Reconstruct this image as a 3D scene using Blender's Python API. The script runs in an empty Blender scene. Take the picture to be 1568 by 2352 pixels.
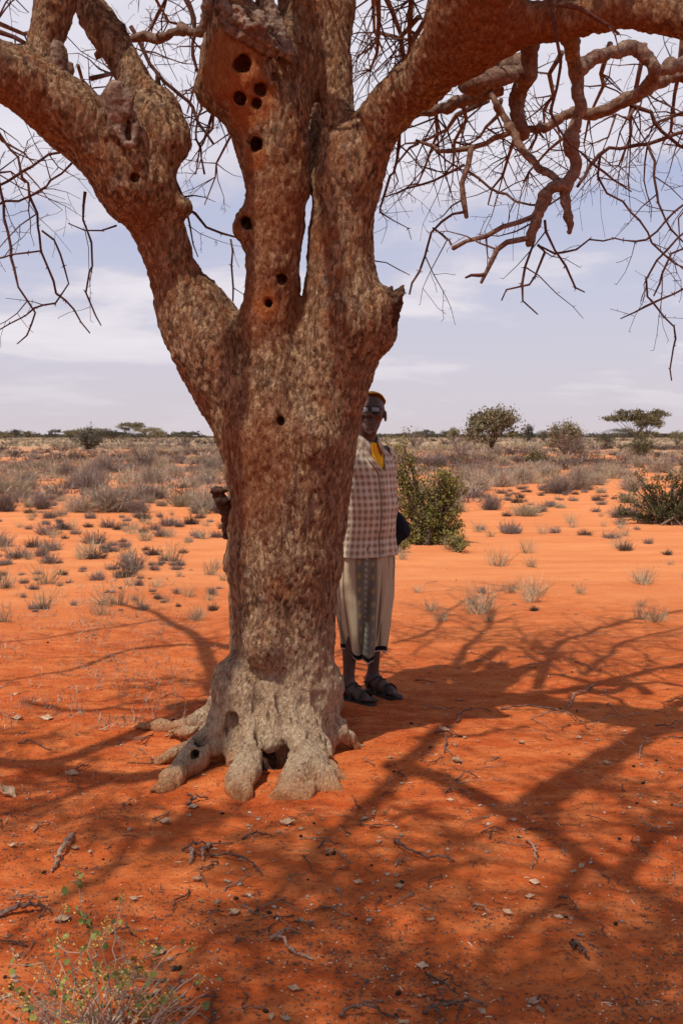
import bpy, math, random
import numpy as np
from mathutils import Vector, Matrix, Euler

# ------------------------------------------------------------------ camera, sky, sun
scene = bpy.context.scene
COL = scene.collection
CAM_H = 1.5
PITCH = math.atan(176.0 / 2286.7)
FPX = 2286.7                      # focal length in units of the 1568 x 2352 view of the photo
cam_d = bpy.data.cameras.new('camera')
cam = bpy.data.objects.new('camera', cam_d)
COL.objects.link(cam)
cam.location = (0, 0, CAM_H)
cam.rotation_euler = (math.pi / 2 - PITCH, 0, 0)
cam_d.sensor_fit = 'VERTICAL'
cam_d.sensor_height = 36.0
cam_d.sensor_width = 24.0
cam_d.lens = 35.0
cam_d.clip_start = 0.05
cam_d.clip_end = 8000
cam_d.dof.use_dof = True
cam_d.dof.focus_distance = 4.6
cam_d.dof.aperture_fstop = 8.0
scene.camera = cam

SUN_OFF = (0.30, 0.42)            # where a shadow falls per metre of height
sun_dir = Vector((-SUN_OFF[0], -SUN_OFF[1], 1)).normalized()
sun_el = math.asin(sun_dir.z)
sd = bpy.data.lights.new('sun', 'SUN')
sun = bpy.data.objects.new('sun', sd)
COL.objects.link(sun)
sun.location = (0, 0, 30)
sun.rotation_euler = sun_dir.to_track_quat('Z', 'Y').to_euler()
sd.energy = 4.2
sd.angle = math.radians(0.65)
sd.color = (1.0, 0.93, 0.84)

scene.view_settings.view_transform = 'Standard'
scene.view_settings.look = 'None'
scene.view_settings.exposure = 0.0
scene.view_settings.gamma = 1.0
scene.cycles.max_bounces = 6
scene.cycles.diffuse_bounces = 3
scene.cycles.glossy_bounces = 3
scene.cycles.transparent_max_bounces = 8

world = bpy.data.worlds.new('World')
scene.world = world
world.use_nodes = True
wn = world.node_tree
wn.nodes.clear()


class NT:
    """tiny node-graph writer"""
    def __init__(self, tree):
        self.t = tree

    def n(self, kind, ins=None, **props):
        nd = self.t.nodes.new(kind)
        for k, v in props.items():
            setattr(nd, k, v)
        for k, v in (ins or {}).items():
            s = nd.inputs[k]
            if isinstance(v, bpy.types.NodeSocket):
                self.t.links.new(v, s)
            else:
                s.default_value = v
        return nd

    def math(self, op, a, b=0.0, c=None, clamp=False):
        nd = self.n('ShaderNodeMath', operation=op, use_clamp=clamp)
        for i, v in enumerate((a, b, c)):
            if v is None:
                continue
            if isinstance(v, bpy.types.NodeSocket):
                self.t.links.new(v, nd.inputs[i])
            else:
                nd.inputs[i].default_value = v
        return nd.outputs[0]

    def mix(self, f, a, b, blend='MIX'):
        nd = self.n('ShaderNodeMix', data_type='RGBA', blend_type=blend)
        for i, v in ((0, f), (6, a), (7, b)):
            if isinstance(v, bpy.types.NodeSocket):
                self.t.links.new(v, nd.inputs[i])
            else:
                if i >= 6 and len(v) == 3:
                    v = (*v, 1)
                nd.inputs[i].default_value = v
        return nd.outputs[2]

    def ramp(self, f, stops, interp='LINEAR'):
        nd = self.n('ShaderNodeValToRGB', {'Fac': f})
        cr = nd.color_ramp
        cr.interpolation = interp
        while len(cr.elements) < len(stops):
            cr.elements.new(0.5)
        for e, (p, c) in zip(cr.elements, stops):
            e.position = p
            if not hasattr(c, '__len__'):
                c = (c, c, c)
            e.color = (*c, 1) if len(c) == 3 else c
        return nd.outputs['Color']

    def noise(self, vec, scale, detail=4, rough=0.55, dist=0.0):
        nd = self.n('ShaderNodeTexNoise', {'Scale': scale, 'Detail': detail, 'Roughness': rough, 'Distortion': dist})
        if vec is not None:
            self.t.links.new(vec, nd.inputs['Vector'])
        return nd.outputs['Fac']

    def mapping(self, vec, scale=(1, 1, 1), loc=(0, 0, 0), rot=(0, 0, 0)):
        nd = self.n('ShaderNodeMapping', {'Vector': vec, 'Scale': scale, 'Location': loc, 'Rotation': rot})
        return nd.outputs[0]

    def maprange(self, v, a, b, c=0.0, d=1.0, smooth=False):
        nd = self.n('ShaderNodeMapRange', {'Value': v, 'From Min': a, 'From Max': b, 'To Min': c, 'To Max': d})
        if smooth:
            nd.interpolation_type = 'SMOOTHSTEP'
        return nd.outputs[0]


def build_world():
    g = NT(wn)
    tc = g.n('ShaderNodeTexCoord')
    d = tc.outputs['Generated']
    sep = g.n('ShaderNodeSeparateXYZ', {0: d})
    z = g.math('MAXIMUM', sep.outputs[2], 0.0)
    sky = g.n('ShaderNodeTexSky', sky_type='NISHITA', sun_disc=False, sun_elevation=sun_el,
              sun_rotation=math.atan2(sun_dir.x, sun_dir.y), altitude=200.0, air_density=1.0,
              dust_density=2.0, ozone_density=1.2)
    skyc = g.mix(1.0, sky.outputs[0], (0.105, 0.105, 0.105), 'MULTIPLY')
    # dry-season haze: pale lavender near the horizon, thinning upwards
    hf = g.maprange(z, 0.0, 0.75, 0.93, 0.18, True)
    hazec = g.ramp(g.math('MULTIPLY', z, 2.2), [(0.0, (0.70, 0.625, 0.67)), (0.25, (0.635, 0.62, 0.745)),
                                               (0.95, (0.38, 0.48, 0.82))])
    base = g.mix(hf, skyc, hazec)
    # clouds: a flat sheet seen in perspective
    zz = g.math('ADD', z, 0.13)
    px = g.math('DIVIDE', sep.outputs[0], zz)
    py = g.math('DIVIDE', sep.outputs[1], zz)
    cv = g.n('ShaderNodeCombineXYZ', {0: px, 1: py, 2: 3.3}).outputs[0]
    cv = g.mapping(cv, (0.95, 1.05, 1.0), (1.75, 0.4, 0))
    n1 = g.noise(cv, 1.0, 8, 0.56, 0.25)
    n2 = g.noise(cv, 0.38, 3, 0.5)
    dens = g.math('ADD', g.math('MULTIPLY', n1, 0.75), g.math('MULTIPLY', n2, 0.45))
    m = g.maprange(dens, 0.572, 0.665, 0.0, 1.0, True)
    # streaky veil
    n3 = g.noise(g.mapping(cv, (0.55, 1.7, 1.0), (9, 2, 0)), 1.3, 5, 0.5, 0.4)
    m2 = g.math('MULTIPLY', g.maprange(n3, 0.48, 0.75, 0.0, 0.3, True), 1.0)
    m = g.math('MAXIMUM', m, m2)
    m = g.math('MULTIPLY', m, g.maprange(z, 0.01, 0.12, 0.15, 0.72, True))
    cc = g.mix(g.maprange(n1, 0.42, 0.66), (0.70, 0.65, 0.72), (0.95, 0.89, 0.92))
    col = g.mix(m, base, cc)
    bg = g.n('ShaderNodeBackground', {'Color': col, 'Strength': 1.0})
    g.n('ShaderNodeOutputWorld', {'Surface': bg.outputs[0]})


build_world()

# ------------------------------------------------------------------ numeric helpers
CP, SP = math.cos(PITCH), math.sin(PITCH)


def ray(px, py):
    """direction of the view ray through photo pixel (1568 x 2352 units)"""
    u = (px - 784.0) / FPX
    v = (1176.0 - py) / FPX
    return np.array([u, CP + v * SP, -SP + v * CP])


def P(px, py, D):
    d = ray(px, py)
    d = d / d[1] * D
    return np.array([d[0], d[1], CAM_H + d[2]])


def G0(px, py):
    d = ray(px, py)
    t = -CAM_H / d[2]
    return np.array([d[0] * t, d[1] * t, 0.0])


def SH(px, py, h):
    """the point at height h whose shadow falls on the ground seen at this pixel"""
    g = G0(px, py)
    return np.array([g[0] - SUN_OFF[0] * h, g[1] - SUN_OFF[1] * h, h])


def _hash(i, j, k, seed):
    with np.errstate(over='ignore'):
        h = (i.astype(np.int64) * 73856093) ^ (j.astype(np.int64) * 19349663) ^ (k.astype(np.int64) * 83492791) ^ np.int64(seed * 2654435 + 1013)
        h = (h ^ (h >> 13)) * np.int64(1274126177)
        h = h ^ (h >> 16)
    return (h & 0xffff).astype(np.float32) / 65535.0


def vnoise(p, seed=0):
    """smooth value noise, roughly -1..1; p is N x 3"""
    p = np.asarray(p, dtype=np.float32)
    i = np.floor(p)
    f = p - i
    i = i.astype(np.int64)
    u = f * f * f * (f * (f * 6 - 15) + 10)
    r = 0
    for a in (0, 1):
        wx = u[:, 0] if a else 1 - u[:, 0]
        for b in (0, 1):
            wy = u[:, 1] if b else 1 - u[:, 1]
            for c in (0, 1):
                wz = u[:, 2] if c else 1 - u[:, 2]
                r = r + wx * wy * wz * _hash(i[:, 0] + a, i[:, 1] + b, i[:, 2] + c, seed)
    return r * 2 - 1


def fbm(p, seed=0, octaves=3, gain=0.5):
    r, a, s = 0, 1.0, 1.0
    for o in range(octaves):
        r = r + a * vnoise(p * s + 17.3 * o, seed + o)
        a *= gain
        s *= 2.03
    return r


def hgt(x, y):
    """height of the sand"""
    x = np.atleast_1d(np.asarray(x, dtype=np.float64))
    y = np.atleast_1d(np.asarray(y, dtype=np.float64))
    p = np.stack([x, y, np.zeros_like(x)], 1)
    r = np.hypot(x, y)
    near = np.clip(1 - (r - 9) / 25, 0, 1)
    h = 0.016 * fbm(p * 0.9, 3, 2) + near * (0.011 * fbm(p * 4.5, 5, 3) + 0.0035 * fbm(p * 22, 9, 2))
    far = np.clip((r - 14) / 60, 0, 1)
    h = h + far * 0.28 * fbm(p * 0.035, 21, 2) + np.clip((r - 12) / 20, 0, 1) * 0.05 * fbm(p * 0.4, 22, 2)
    d = np.hypot(x + 0.18, y - 4.55)
    h = h + 0.045 * np.exp(-(d / 0.6) ** 2)
    return h


def H(x, y):
    return float(hgt(x, y)[0])


def G(px, py, lift=0.0):
    g = G0(px, py)
    for _ in range(3):
        z = H(g[0], g[1])
        d = ray(px, py)
        t = (z - CAM_H) / d[2]
        g = np.array([d[0] * t, d[1] * t, z])
    g[2] += lift
    return g


def mesh_obj(name, V, F, mats, parent=None, smooth=True, uv=None, fmat=None, loc=None):
    """V: N x 3, F: M x 3 or M x 4 int array (or list of such)"""
    V = np.asarray(V, dtype=np.float32)
    Fs = F if isinstance(F, list) else [F]
    Fs = [np.asarray(f, dtype=np.int32) for f in Fs if len(f)]
    me = bpy.data.meshes.new(name)
    me.vertices.add(len(V))
    me.vertices.foreach_set('co', V.ravel())
    loops = np.concatenate([f.ravel() for f in Fs])
    tot = np.concatenate([np.full(len(f), f.shape[1], dtype=np.int32) for f in Fs])
    st = np.concatenate([[0], np.cumsum(tot)[:-1]]).astype(np.int32)
    me.loops.add(len(loops))
    me.loops.foreach_set('vertex_index', loops)
    me.polygons.add(len(tot))
    me.polygons.foreach_set('loop_start', st)
    me.polygons.foreach_set('loop_total', tot)
    if fmat is not None:
        me.polygons.foreach_set('material_index', np.asarray(fmat, dtype=np.int32))
    me.polygons.foreach_set('use_smooth', np.full(len(tot), bool(smooth)))
    if uv is not None:
        l = me.uv_layers.new(name='UVMap')
        l.data.foreach_set('uv', np.asarray(uv, dtype=np.float32)[loops].ravel())
    me.update(calc_edges=True)
    me.validate()
    for m in (mats if isinstance(mats, (list, tuple)) else [mats]):
        me.materials.append(m)
    o = bpy.data.objects.new(name, me)
    COL.objects.link(o)
    if parent is not None:
        o.parent = parent
    if loc is not None:
        o.location = loc
    return o


def tag(o, label=None, cat=None, group=None, kind=None):
    if label: o['label'] = label
    if cat: o['category'] = cat
    if group: o['group'] = group
    if kind: o['kind'] = kind
    return o


def empty(name, loc=(0, 0, 0), rz=0.0):
    o = bpy.data.objects.new(name, None)
    COL.objects.link(o)
    o.location = loc
    o.rotation_euler = (0, 0, rz)
    o.empty_display_size = 0.1
    return o


def copy_tree(o, parent=None):
    c = o.copy()
    COL.objects.link(c)
    c.parent = parent
    for ch in o.children:
        copy_tree(ch, c)
    return c


def catmull(pts, sub):
    pts = np.asarray(pts, dtype=np.float64)
    if len(pts) < 3 or sub < 2:
        if sub < 2:
            return pts
        t = np.linspace(0, 1, sub * (len(pts) - 1) + 1)
        return np.stack([np.interp(t * (len(pts) - 1), np.arange(len(pts)), pts[:, k]) for k in range(pts.shape[1])], 1)
    q = np.vstack([2 * pts[0] - pts[1], pts, 2 * pts[-1] - pts[-2]])
    out = []
    for i in range(1, len(q) - 2):
        t = np.linspace(0, 1, sub, endpoint=False)[:, None]
        a, b, c, d = q[i - 1], q[i], q[i + 1], q[i + 2]
        out.append(0.5 * ((2 * b) + (-a + c) * t + (2 * a - 5 * b + 4 * c - d) * t ** 2 + (-a + 3 * b - 3 * c + d) * t ** 3))
    out.append(pts[-1][None])
    return np.vstack(out)


def tubes(polys, sides=5, jag=0.0, rng=None, caps=True):
    """polys: list of (pts n x 3, radii n) -> V, [quads, tris]"""
    Vs, Q, T = [], [], []
    off = 0
    ang = np.linspace(0, 2 * math.pi, sides, endpoint=False)
    ca, sa = np.cos(ang), np.sin(ang)
    k = np.arange(sides)
    k2 = (k + 1) % sides
    for pts, rad in polys:
        pts = np.asarray(pts, dtype=np.float64)
        n = len(pts)
        if n < 2:
            continue
        rad = np.asarray(rad, dtype=np.float64) * np.ones(n)
        t = np.empty_like(pts)
        t[1:-1] = pts[2:] - pts[:-2]
        t[0] = pts[1] - pts[0]
        t[-1] = pts[-1] - pts[-2]
        t /= np.linalg.norm(t, axis=1)[:, None] + 1e-9
        m = t.mean(0)
        ax = np.argmin(np.abs(m))
        ref = np.zeros(3)
        ref[ax] = 1
        u = np.cross(t, ref)
        u /= np.linalg.norm(u, axis=1)[:, None] + 1e-9
        v = np.cross(t, u)
        R = rad[:, None] * np.ones(sides)
        if jag and rng is not None:
            R = R * (1 + jag * (rng.random((n, sides)) - 0.5) * 2)
        ring = pts[:, None] + R[..., None] * (u[:, None] * ca[None, :, None] + v[:, None] * sa[None, :, None])
        Vs.append(ring.reshape(-1, 3))
        base = off + (np.arange(n - 1) * sides)[:, None]
        q = np.stack([base + k, base + k2, base + sides + k2, base + sides + k], 2).reshape(-1, 4)
        Q.append(q)
        off += n * sides
        if caps:
            Vs.append(np.stack([pts[0], pts[-1] + t[-1] * rad[-1] * 0.6]))
            T.append(np.stack([np.full(sides, off), off - n * sides + k2, off - n * sides + k], 1))
            T.append(np.stack([np.full(sides, off + 1), off - sides + k, off - sides + k2], 1))
            off += 2
    return np.vstack(Vs), ([np.vstack(Q)] + ([np.vstack(T)] if T else []))


# ------------------------------------------------------------------ signed distance fields
class Field:
    def __init__(s, lo, hi, h):
        s.lo = np.array(lo, dtype=np.float64)
        s.h = h
        s.n = np.ceil((np.array(hi) - s.lo) / h).astype(int) + 1
        s.F = np.full(s.n, 0.3, dtype=np.float32)

    def block(s, lo, hi):
        a = np.clip(np.floor((np.array(lo) - s.lo) / s.h).astype(int), 0, s.n)
        b = np.clip(np.ceil((np.array(hi) - s.lo) / s.h).astype(int) + 1, 0, s.n)
        if np.any(b <= a):
            return None
        sl = tuple(slice(i, j) for i, j in zip(a, b))
        ax = [(s.lo[i] + s.h * np.arange(a[i], b[i])).astype(np.float32) for i in range(3)]
        return sl, ax[0][:, None, None], ax[1][None, :, None], ax[2][None, None, :]

    def merge(s, sl, d, k, op='add'):
        A = s.F[sl]
        if op == 'add':
            hh = np.maximum(k - np.abs(A - d), 0) / k if k > 0 else 0
            s.F[sl] = np.minimum(A, d) - hh * hh * k * 0.25
        else:
            e = -d
            hh = np.maximum(k - np.abs(A - e), 0) / k if k > 0 else 0
            s.F[sl] = np.maximum(A, e) + hh * hh * k * 0.25

    def chain(s, pts, k=0.04, op='add', pad=0.12):
        """pts: list of (x,y,z,r)"""
        pts = np.asarray(pts, dtype=np.float64)
        rm = pts[:, 3].max()
        lo = pts[:, :3].min(0) - rm - pad
        hi = pts[:, :3].max(0) + rm + pad
        B = s.block(lo, hi)
        if B is None:
            return
        sl, X, Y, Z = B
        shp = s.F[sl].shape
        D = np.full(shp, 0.3, dtype=np.float32)
        for i in range(max(1, len(pts) - 1)):
            a, b = pts[i], pts[min(i + 1, len(pts) - 1)]
            rr = max(a[3], b[3]) + pad
            l2 = np.minimum(a[:3], b[:3]) - rr
            h2 = np.maximum(a[:3], b[:3]) + rr
            i0 = [int(np.clip(np.searchsorted(ax.ravel(), l2[q]) - 1, 0, shp[q])) for q, ax in enumerate((X, Y, Z))]
            i1 = [int(np.clip(np.searchsorted(ax.ravel(), h2[q]) + 1, 0, shp[q])) for q, ax in enumerate((X, Y, Z))]
            if any(q1 <= q0 for q0, q1 in zip(i0, i1)):
                continue
            x = X[i0[0]:i1[0]] - np.float32(a[0])
            y = Y[:, i0[1]:i1[1]] - np.float32(a[1])
            z = Z[:, :, i0[2]:i1[2]] - np.float32(a[2])
            ab = (b - a)[:3]
            L = float(ab @ ab) + 1e-12
            t = np.clip((x * np.float32(ab[0]) + y * np.float32(ab[1]) + z * np.float32(ab[2])) / np.float32(L), 0, 1)
            d = np.sqrt((x - t * np.float32(ab[0])) ** 2 + (y - t * np.float32(ab[1])) ** 2 + (z - t * np.float32(ab[2])) ** 2) \
                - (np.float32(a[3]) + t * np.float32(b[3] - a[3]))
            q = tuple(slice(p, r) for p, r in zip(i0, i1))
            D[q] = np.minimum(D[q], d)
        s.merge(sl, D, k, op)

    def ell(s, c, r, k=0.02, op='add', R=None, pad=0.06):
        c = np.asarray(c, dtype=np.float64)
        r = np.asarray(r, dtype=np.float64)
        m = r.max() + pad
        B = s.block(c - m, c + m)
        if B is None:
            return
        sl, X, Y, Z = B
        x, y, z = X - c[0], Y - c[1], Z - c[2]
        if R is not None:
            # R maps local to world; use its transpose
            x, y, z = (R[0, 0] * x + R[1, 0] * y + R[2, 0] * z, R[0, 1] * x + R[1, 1] * y + R[2, 1] * z,
                       R[0, 2] * x + R[1, 2] * y + R[2, 2] * z)
        q = np.sqrt((x / r[0]) ** 2 + (y / r[1]) ** 2 + (z / r[2]) ** 2)
        q2 = np.sqrt((x / r[0] ** 2) ** 2 + (y / r[1] ** 2) ** 2 + (z / r[2] ** 2) ** 2) + 1e-6
        d = (q * (q - 1) / q2).astype(np.float32)
        s.merge(sl, d, k, op)

    def mesh(s, smooth=2):
        F = s.F
        S = F < 0
        n = np.array(F.shape) - 1
        cnt = np.zeros(n, dtype=np.uint8)
        for a in (0, 1):
            for b in (0, 1):
                for c in (0, 1):
                    cnt += S[a:n[0] + a, b:n[1] + b, c:n[2] + c]
        act = (cnt > 0) & (cnt < 8)
        I = np.argwhere(act)
        idx = np.full(n, -1, dtype=np.int32)
        idx[act] = np.arange(len(I))
        corners = [(a, b, c) for a in (0, 1) for b in (0, 1) for c in (0, 1)]
        val = {q: F[I[:, 0] + q[0], I[:, 1] + q[1], I[:, 2] + q[2]] for q in corners}
        acc = np.zeros((len(I), 3))
        w = np.zeros(len(I))
        for q in corners:
            for ax in range(3):
                if q[ax] == 0:
                    q2 = list(q)
                    q2[ax] = 1
                    q2 = tuple(q2)
                    A, Bv = val[q], val[q2]
                    m = (A < 0) != (Bv < 0)
                    t = np.where(m, A / (A - Bv + 1e-12), 0)
                    p = np.tile(np.array(q, dtype=np.float64), (len(I), 1))
                    p[:, ax] += t
                    acc += p * m[:, None]
                    w += m
        V = s.lo + s.h * (I + acc / w[:, None])
        quads = []
        for ax in range(3):
            o1, o2 = [(1, 2), (2, 0), (0, 1)][ax]
            sl0 = [slice(None)] * 3
            sl1 = [slice(None)] * 3
            sl0[ax] = slice(0, -1)
            sl1[ax] = slice(1, None)
            A, Bv = S[tuple(sl0)], S[tuple(sl1)]
            E = np.argwhere(A != Bv)
            E = E[(E[:, o1] > 0) & (E[:, o2] > 0) & (E[:, o1] < F.shape[o1] - 1) & (E[:, o2] < F.shape[o2] - 1)]
            flip = A[E[:, 0], E[:, 1], E[:, 2]]
            e1 = np.zeros(3, dtype=int)
            e1[o1] = 1
            e2 = np.zeros(3, dtype=int)
            e2[o2] = 1
            g = lambda o: idx[(E - o)[:, 0], (E - o)[:, 1], (E - o)[:, 2]]
            a, b, c, d = g(e1 + e2), g(e2), g(0 * e1), g(e1)
            q = np.stack([a, b, c, d], 1)
            q[~flip] = q[~flip][:, ::-1]
            quads.append(q)
        Q = np.vstack(quads)
        Q = Q[(Q >= 0).all(1)]
        for _ in range(smooth):
            V = lap(V, Q, 0.5)
        return V, Q


def lap(V, Q, f):
    acc = np.zeros_like(V)
    w = np.zeros(len(V))
    for i in range(4):
        a, b = Q[:, i], Q[:, (i + 1) % 4]
        for k in range(3):
            acc[:, k] += np.bincount(a, V[b, k], len(V)) + np.bincount(b, V[a, k], len(V))
        w += np.bincount(a, minlength=len(V)) + np.bincount(b, minlength=len(V))
    return V + f * (acc / np.maximum(w, 1)[:, None] - V)


def vnormals(V, Q):
    n = np.cross(V[Q[:, 2]] - V[Q[:, 0]], V[Q[:, 3]] - V[Q[:, 1]])
    N = np.zeros_like(V)
    for i in range(4):
        for k in range(3):
            N[:, k] += np.bincount(Q[:, i], n[:, k], len(V))
    return N / (np.linalg.norm(N, axis=1)[:, None] + 1e-12)


# ------------------------------------------------------------------ materials
def new_mat(name):
    m = bpy.data.materials.new(name)
    m.use_nodes = True
    m.node_tree.nodes.clear()
    g = NT(m.node_tree)
    return m, g


def finish(g, col, rough=0.9, bump=None, strength=0.5, dist=0.01, spec=0.2, **extra):
    ins = {'Base Color': col if isinstance(col, bpy.types.NodeSocket) else (*col, 1), 'Roughness': rough, 'Specular IOR Level': spec}
    ins.update(extra)
    if bump is not None:
        ins['Normal'] = g.n('ShaderNodeBump', {'Height': bump, 'Strength': strength, 'Distance': dist}).outputs[0]
    b = g.n('ShaderNodeBsdfPrincipled', ins)
    g.n('ShaderNodeOutputMaterial', {'Surface': b.outputs[0]})
    return b


def simple_mat(name, c1, c2, scale=8.0, rough=0.9, bump=0.3, dist=0.004, spec=0.2, coord='Object', per_object=0.0, **extra):
    m, g = new_mat(name)
    tc = g.n('ShaderNodeTexCoord').outputs[coord]
    n = g.noise(tc, scale, 5, 0.6)
    col = g.ramp(n, [(0.3, c1), (0.7, c2)])
    if per_object:
        r = g.n('ShaderNodeObjectInfo').outputs['Random']
        col = g.mix(1.0, col, g.ramp(r, [(0.0, 1 - per_object), (1.0, 1 + per_object)]), 'MULTIPLY')
    finish(g, col, rough, g.noise(tc, scale * 3, 4, 0.6), bump, dist, spec, **extra)
    return m
# ------------------------------------------------------------------ the ground
def sand_material():
    m, g = new_mat('red_sand')
    geo = g.n('ShaderNodeNewGeometry').outputs['Position']
    n_big = g.noise(g.mapping(geo, (0.5, 1.2, 1)), 0.9, 5, 0.6)
    n_mid = g.noise(g.mapping(geo, (0.8, 1.5, 1)), 6.0, 6, 0.62)
    n_fin = g.noise(geo, 60.0, 5, 0.7)
    col = g.mix(g.maprange(n_big, 0.38, 0.64), (0.45, 0.080, 0.018), (0.58, 0.135, 0.032))
    col = g.mix(g.maprange(n_mid, 0.45, 0.72), col, (0.68, 0.205, 0.062))
    # darker clods and crumbs of soil, mottled also to stand in for weak relief shading
    dk = g.maprange(g.noise(g.mapping(geo, (1, 2.0, 1), (5, 1, 0)), 17.0, 6, 0.7), 0.54, 0.66)
    col = g.mix(g.math('MULTIPLY', dk, 0.75), col, (0.22, 0.038, 0.012))
    vo = g.n('ShaderNodeTexVoronoi', {'Vector': geo, 'Scale': 34.0, 'Randomness': 1.0})
    sp = g.maprange(vo.outputs['Distance'], 0.12, 0.22, 1.0, 0.0)
    spm = g.math('GREATER_THAN', g.n('ShaderNodeSeparateColor', {0: vo.outputs['Color']}).outputs[0], 0.70)
    col = g.mix(g.math('MULTIPLY', g.math('MULTIPLY', sp, spm), 0.75), col, (0.20, 0.05, 0.02))
    vo2 = g.n('ShaderNodeTexVoronoi', {'Vector': g.mapping(geo, (1, 1, 1), (3.3, 1.7, 0)), 'Scale': 55.0, 'Randomness': 1.0})
    sp2 = g.maprange(vo2.outputs['Distance'], 0.12, 0.20, 1.0, 0.0)
    spm2 = g.math('GREATER_THAN', g.n('ShaderNodeSeparateColor', {0: vo2.outputs['Color']}).outputs[1], 0.86)
    col = g.mix(g.math('MULTIPLY', g.math('MULTIPLY', sp2, spm2), 0.75), col, (0.66, 0.33, 0.17))
    # grain
    col = g.mix(1.0, col, g.ramp(n_fin, [(0.25, 0.82), (0.75, 1.16)]), 'MULTIPLY')
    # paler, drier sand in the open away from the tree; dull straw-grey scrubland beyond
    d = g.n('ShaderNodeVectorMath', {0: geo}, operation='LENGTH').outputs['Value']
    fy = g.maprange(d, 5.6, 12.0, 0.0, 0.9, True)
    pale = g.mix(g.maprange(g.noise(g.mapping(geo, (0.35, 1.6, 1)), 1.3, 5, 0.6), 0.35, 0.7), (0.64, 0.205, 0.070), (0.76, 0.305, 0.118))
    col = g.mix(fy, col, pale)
    nf = g.noise(g.mapping(geo, (0.5, 1, 1)), 0.30, 6, 0.65)
    ff = g.math('ADD', g.maprange(d, 38.0, 150.0, -0.35, 0.75), g.maprange(nf, 0.3, 0.7, -0.35, 0.35))
    ff = g.maprange(ff, 0.0, 0.5, 0.0, 0.92)
    col = g.mix(ff, col, g.mix(nf, (0.33, 0.205, 0.115), (0.42, 0.31, 0.19)))
    b1 = g.noise(geo, 26.0, 7, 0.68)
    b2 = g.noise(g.mapping(geo, (1, 1.3, 1)), 130.0, 3, 0.6)
    hh = g.math('ADD', g.math('MULTIPLY', b1, 0.7), g.math('MULTIPLY', b2, 0.22))
    hh = g.math('ADD', hh, g.math('MULTIPLY', g.math('MULTIPLY', sp2, spm2), 0.25))
    finish(g, col, 0.95, hh, 0.9, 0.035, 0.08)
    return m


M_SAND = sand_material()


def build_ground():
    n = 760
    k = 9.0
    u = np.linspace(-1, 1, n)
    sx = 2800 / math.sinh(k)
    x = sx * np.sinh(k * u)
    y = 3.6 + sx * np.sinh(k * u)
    X, Y = np.meshgrid(x, y, indexing='ij')
    z = hgt(X.ravel(), Y.ravel())
    V = np.stack([X.ravel(), Y.ravel(), z], 1)
    i = np.arange(n - 1)
    a = (i[:, None] * n + i[None, :]).ravel()
    Q = np.stack([a, a + n, a + n + 1, a + 1], 1)
    o = mesh_obj('ground', V, Q, M_SAND)
    tag(o, 'bare red sandy ground dappled with tree shade', kind='structure')


build_ground()
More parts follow.
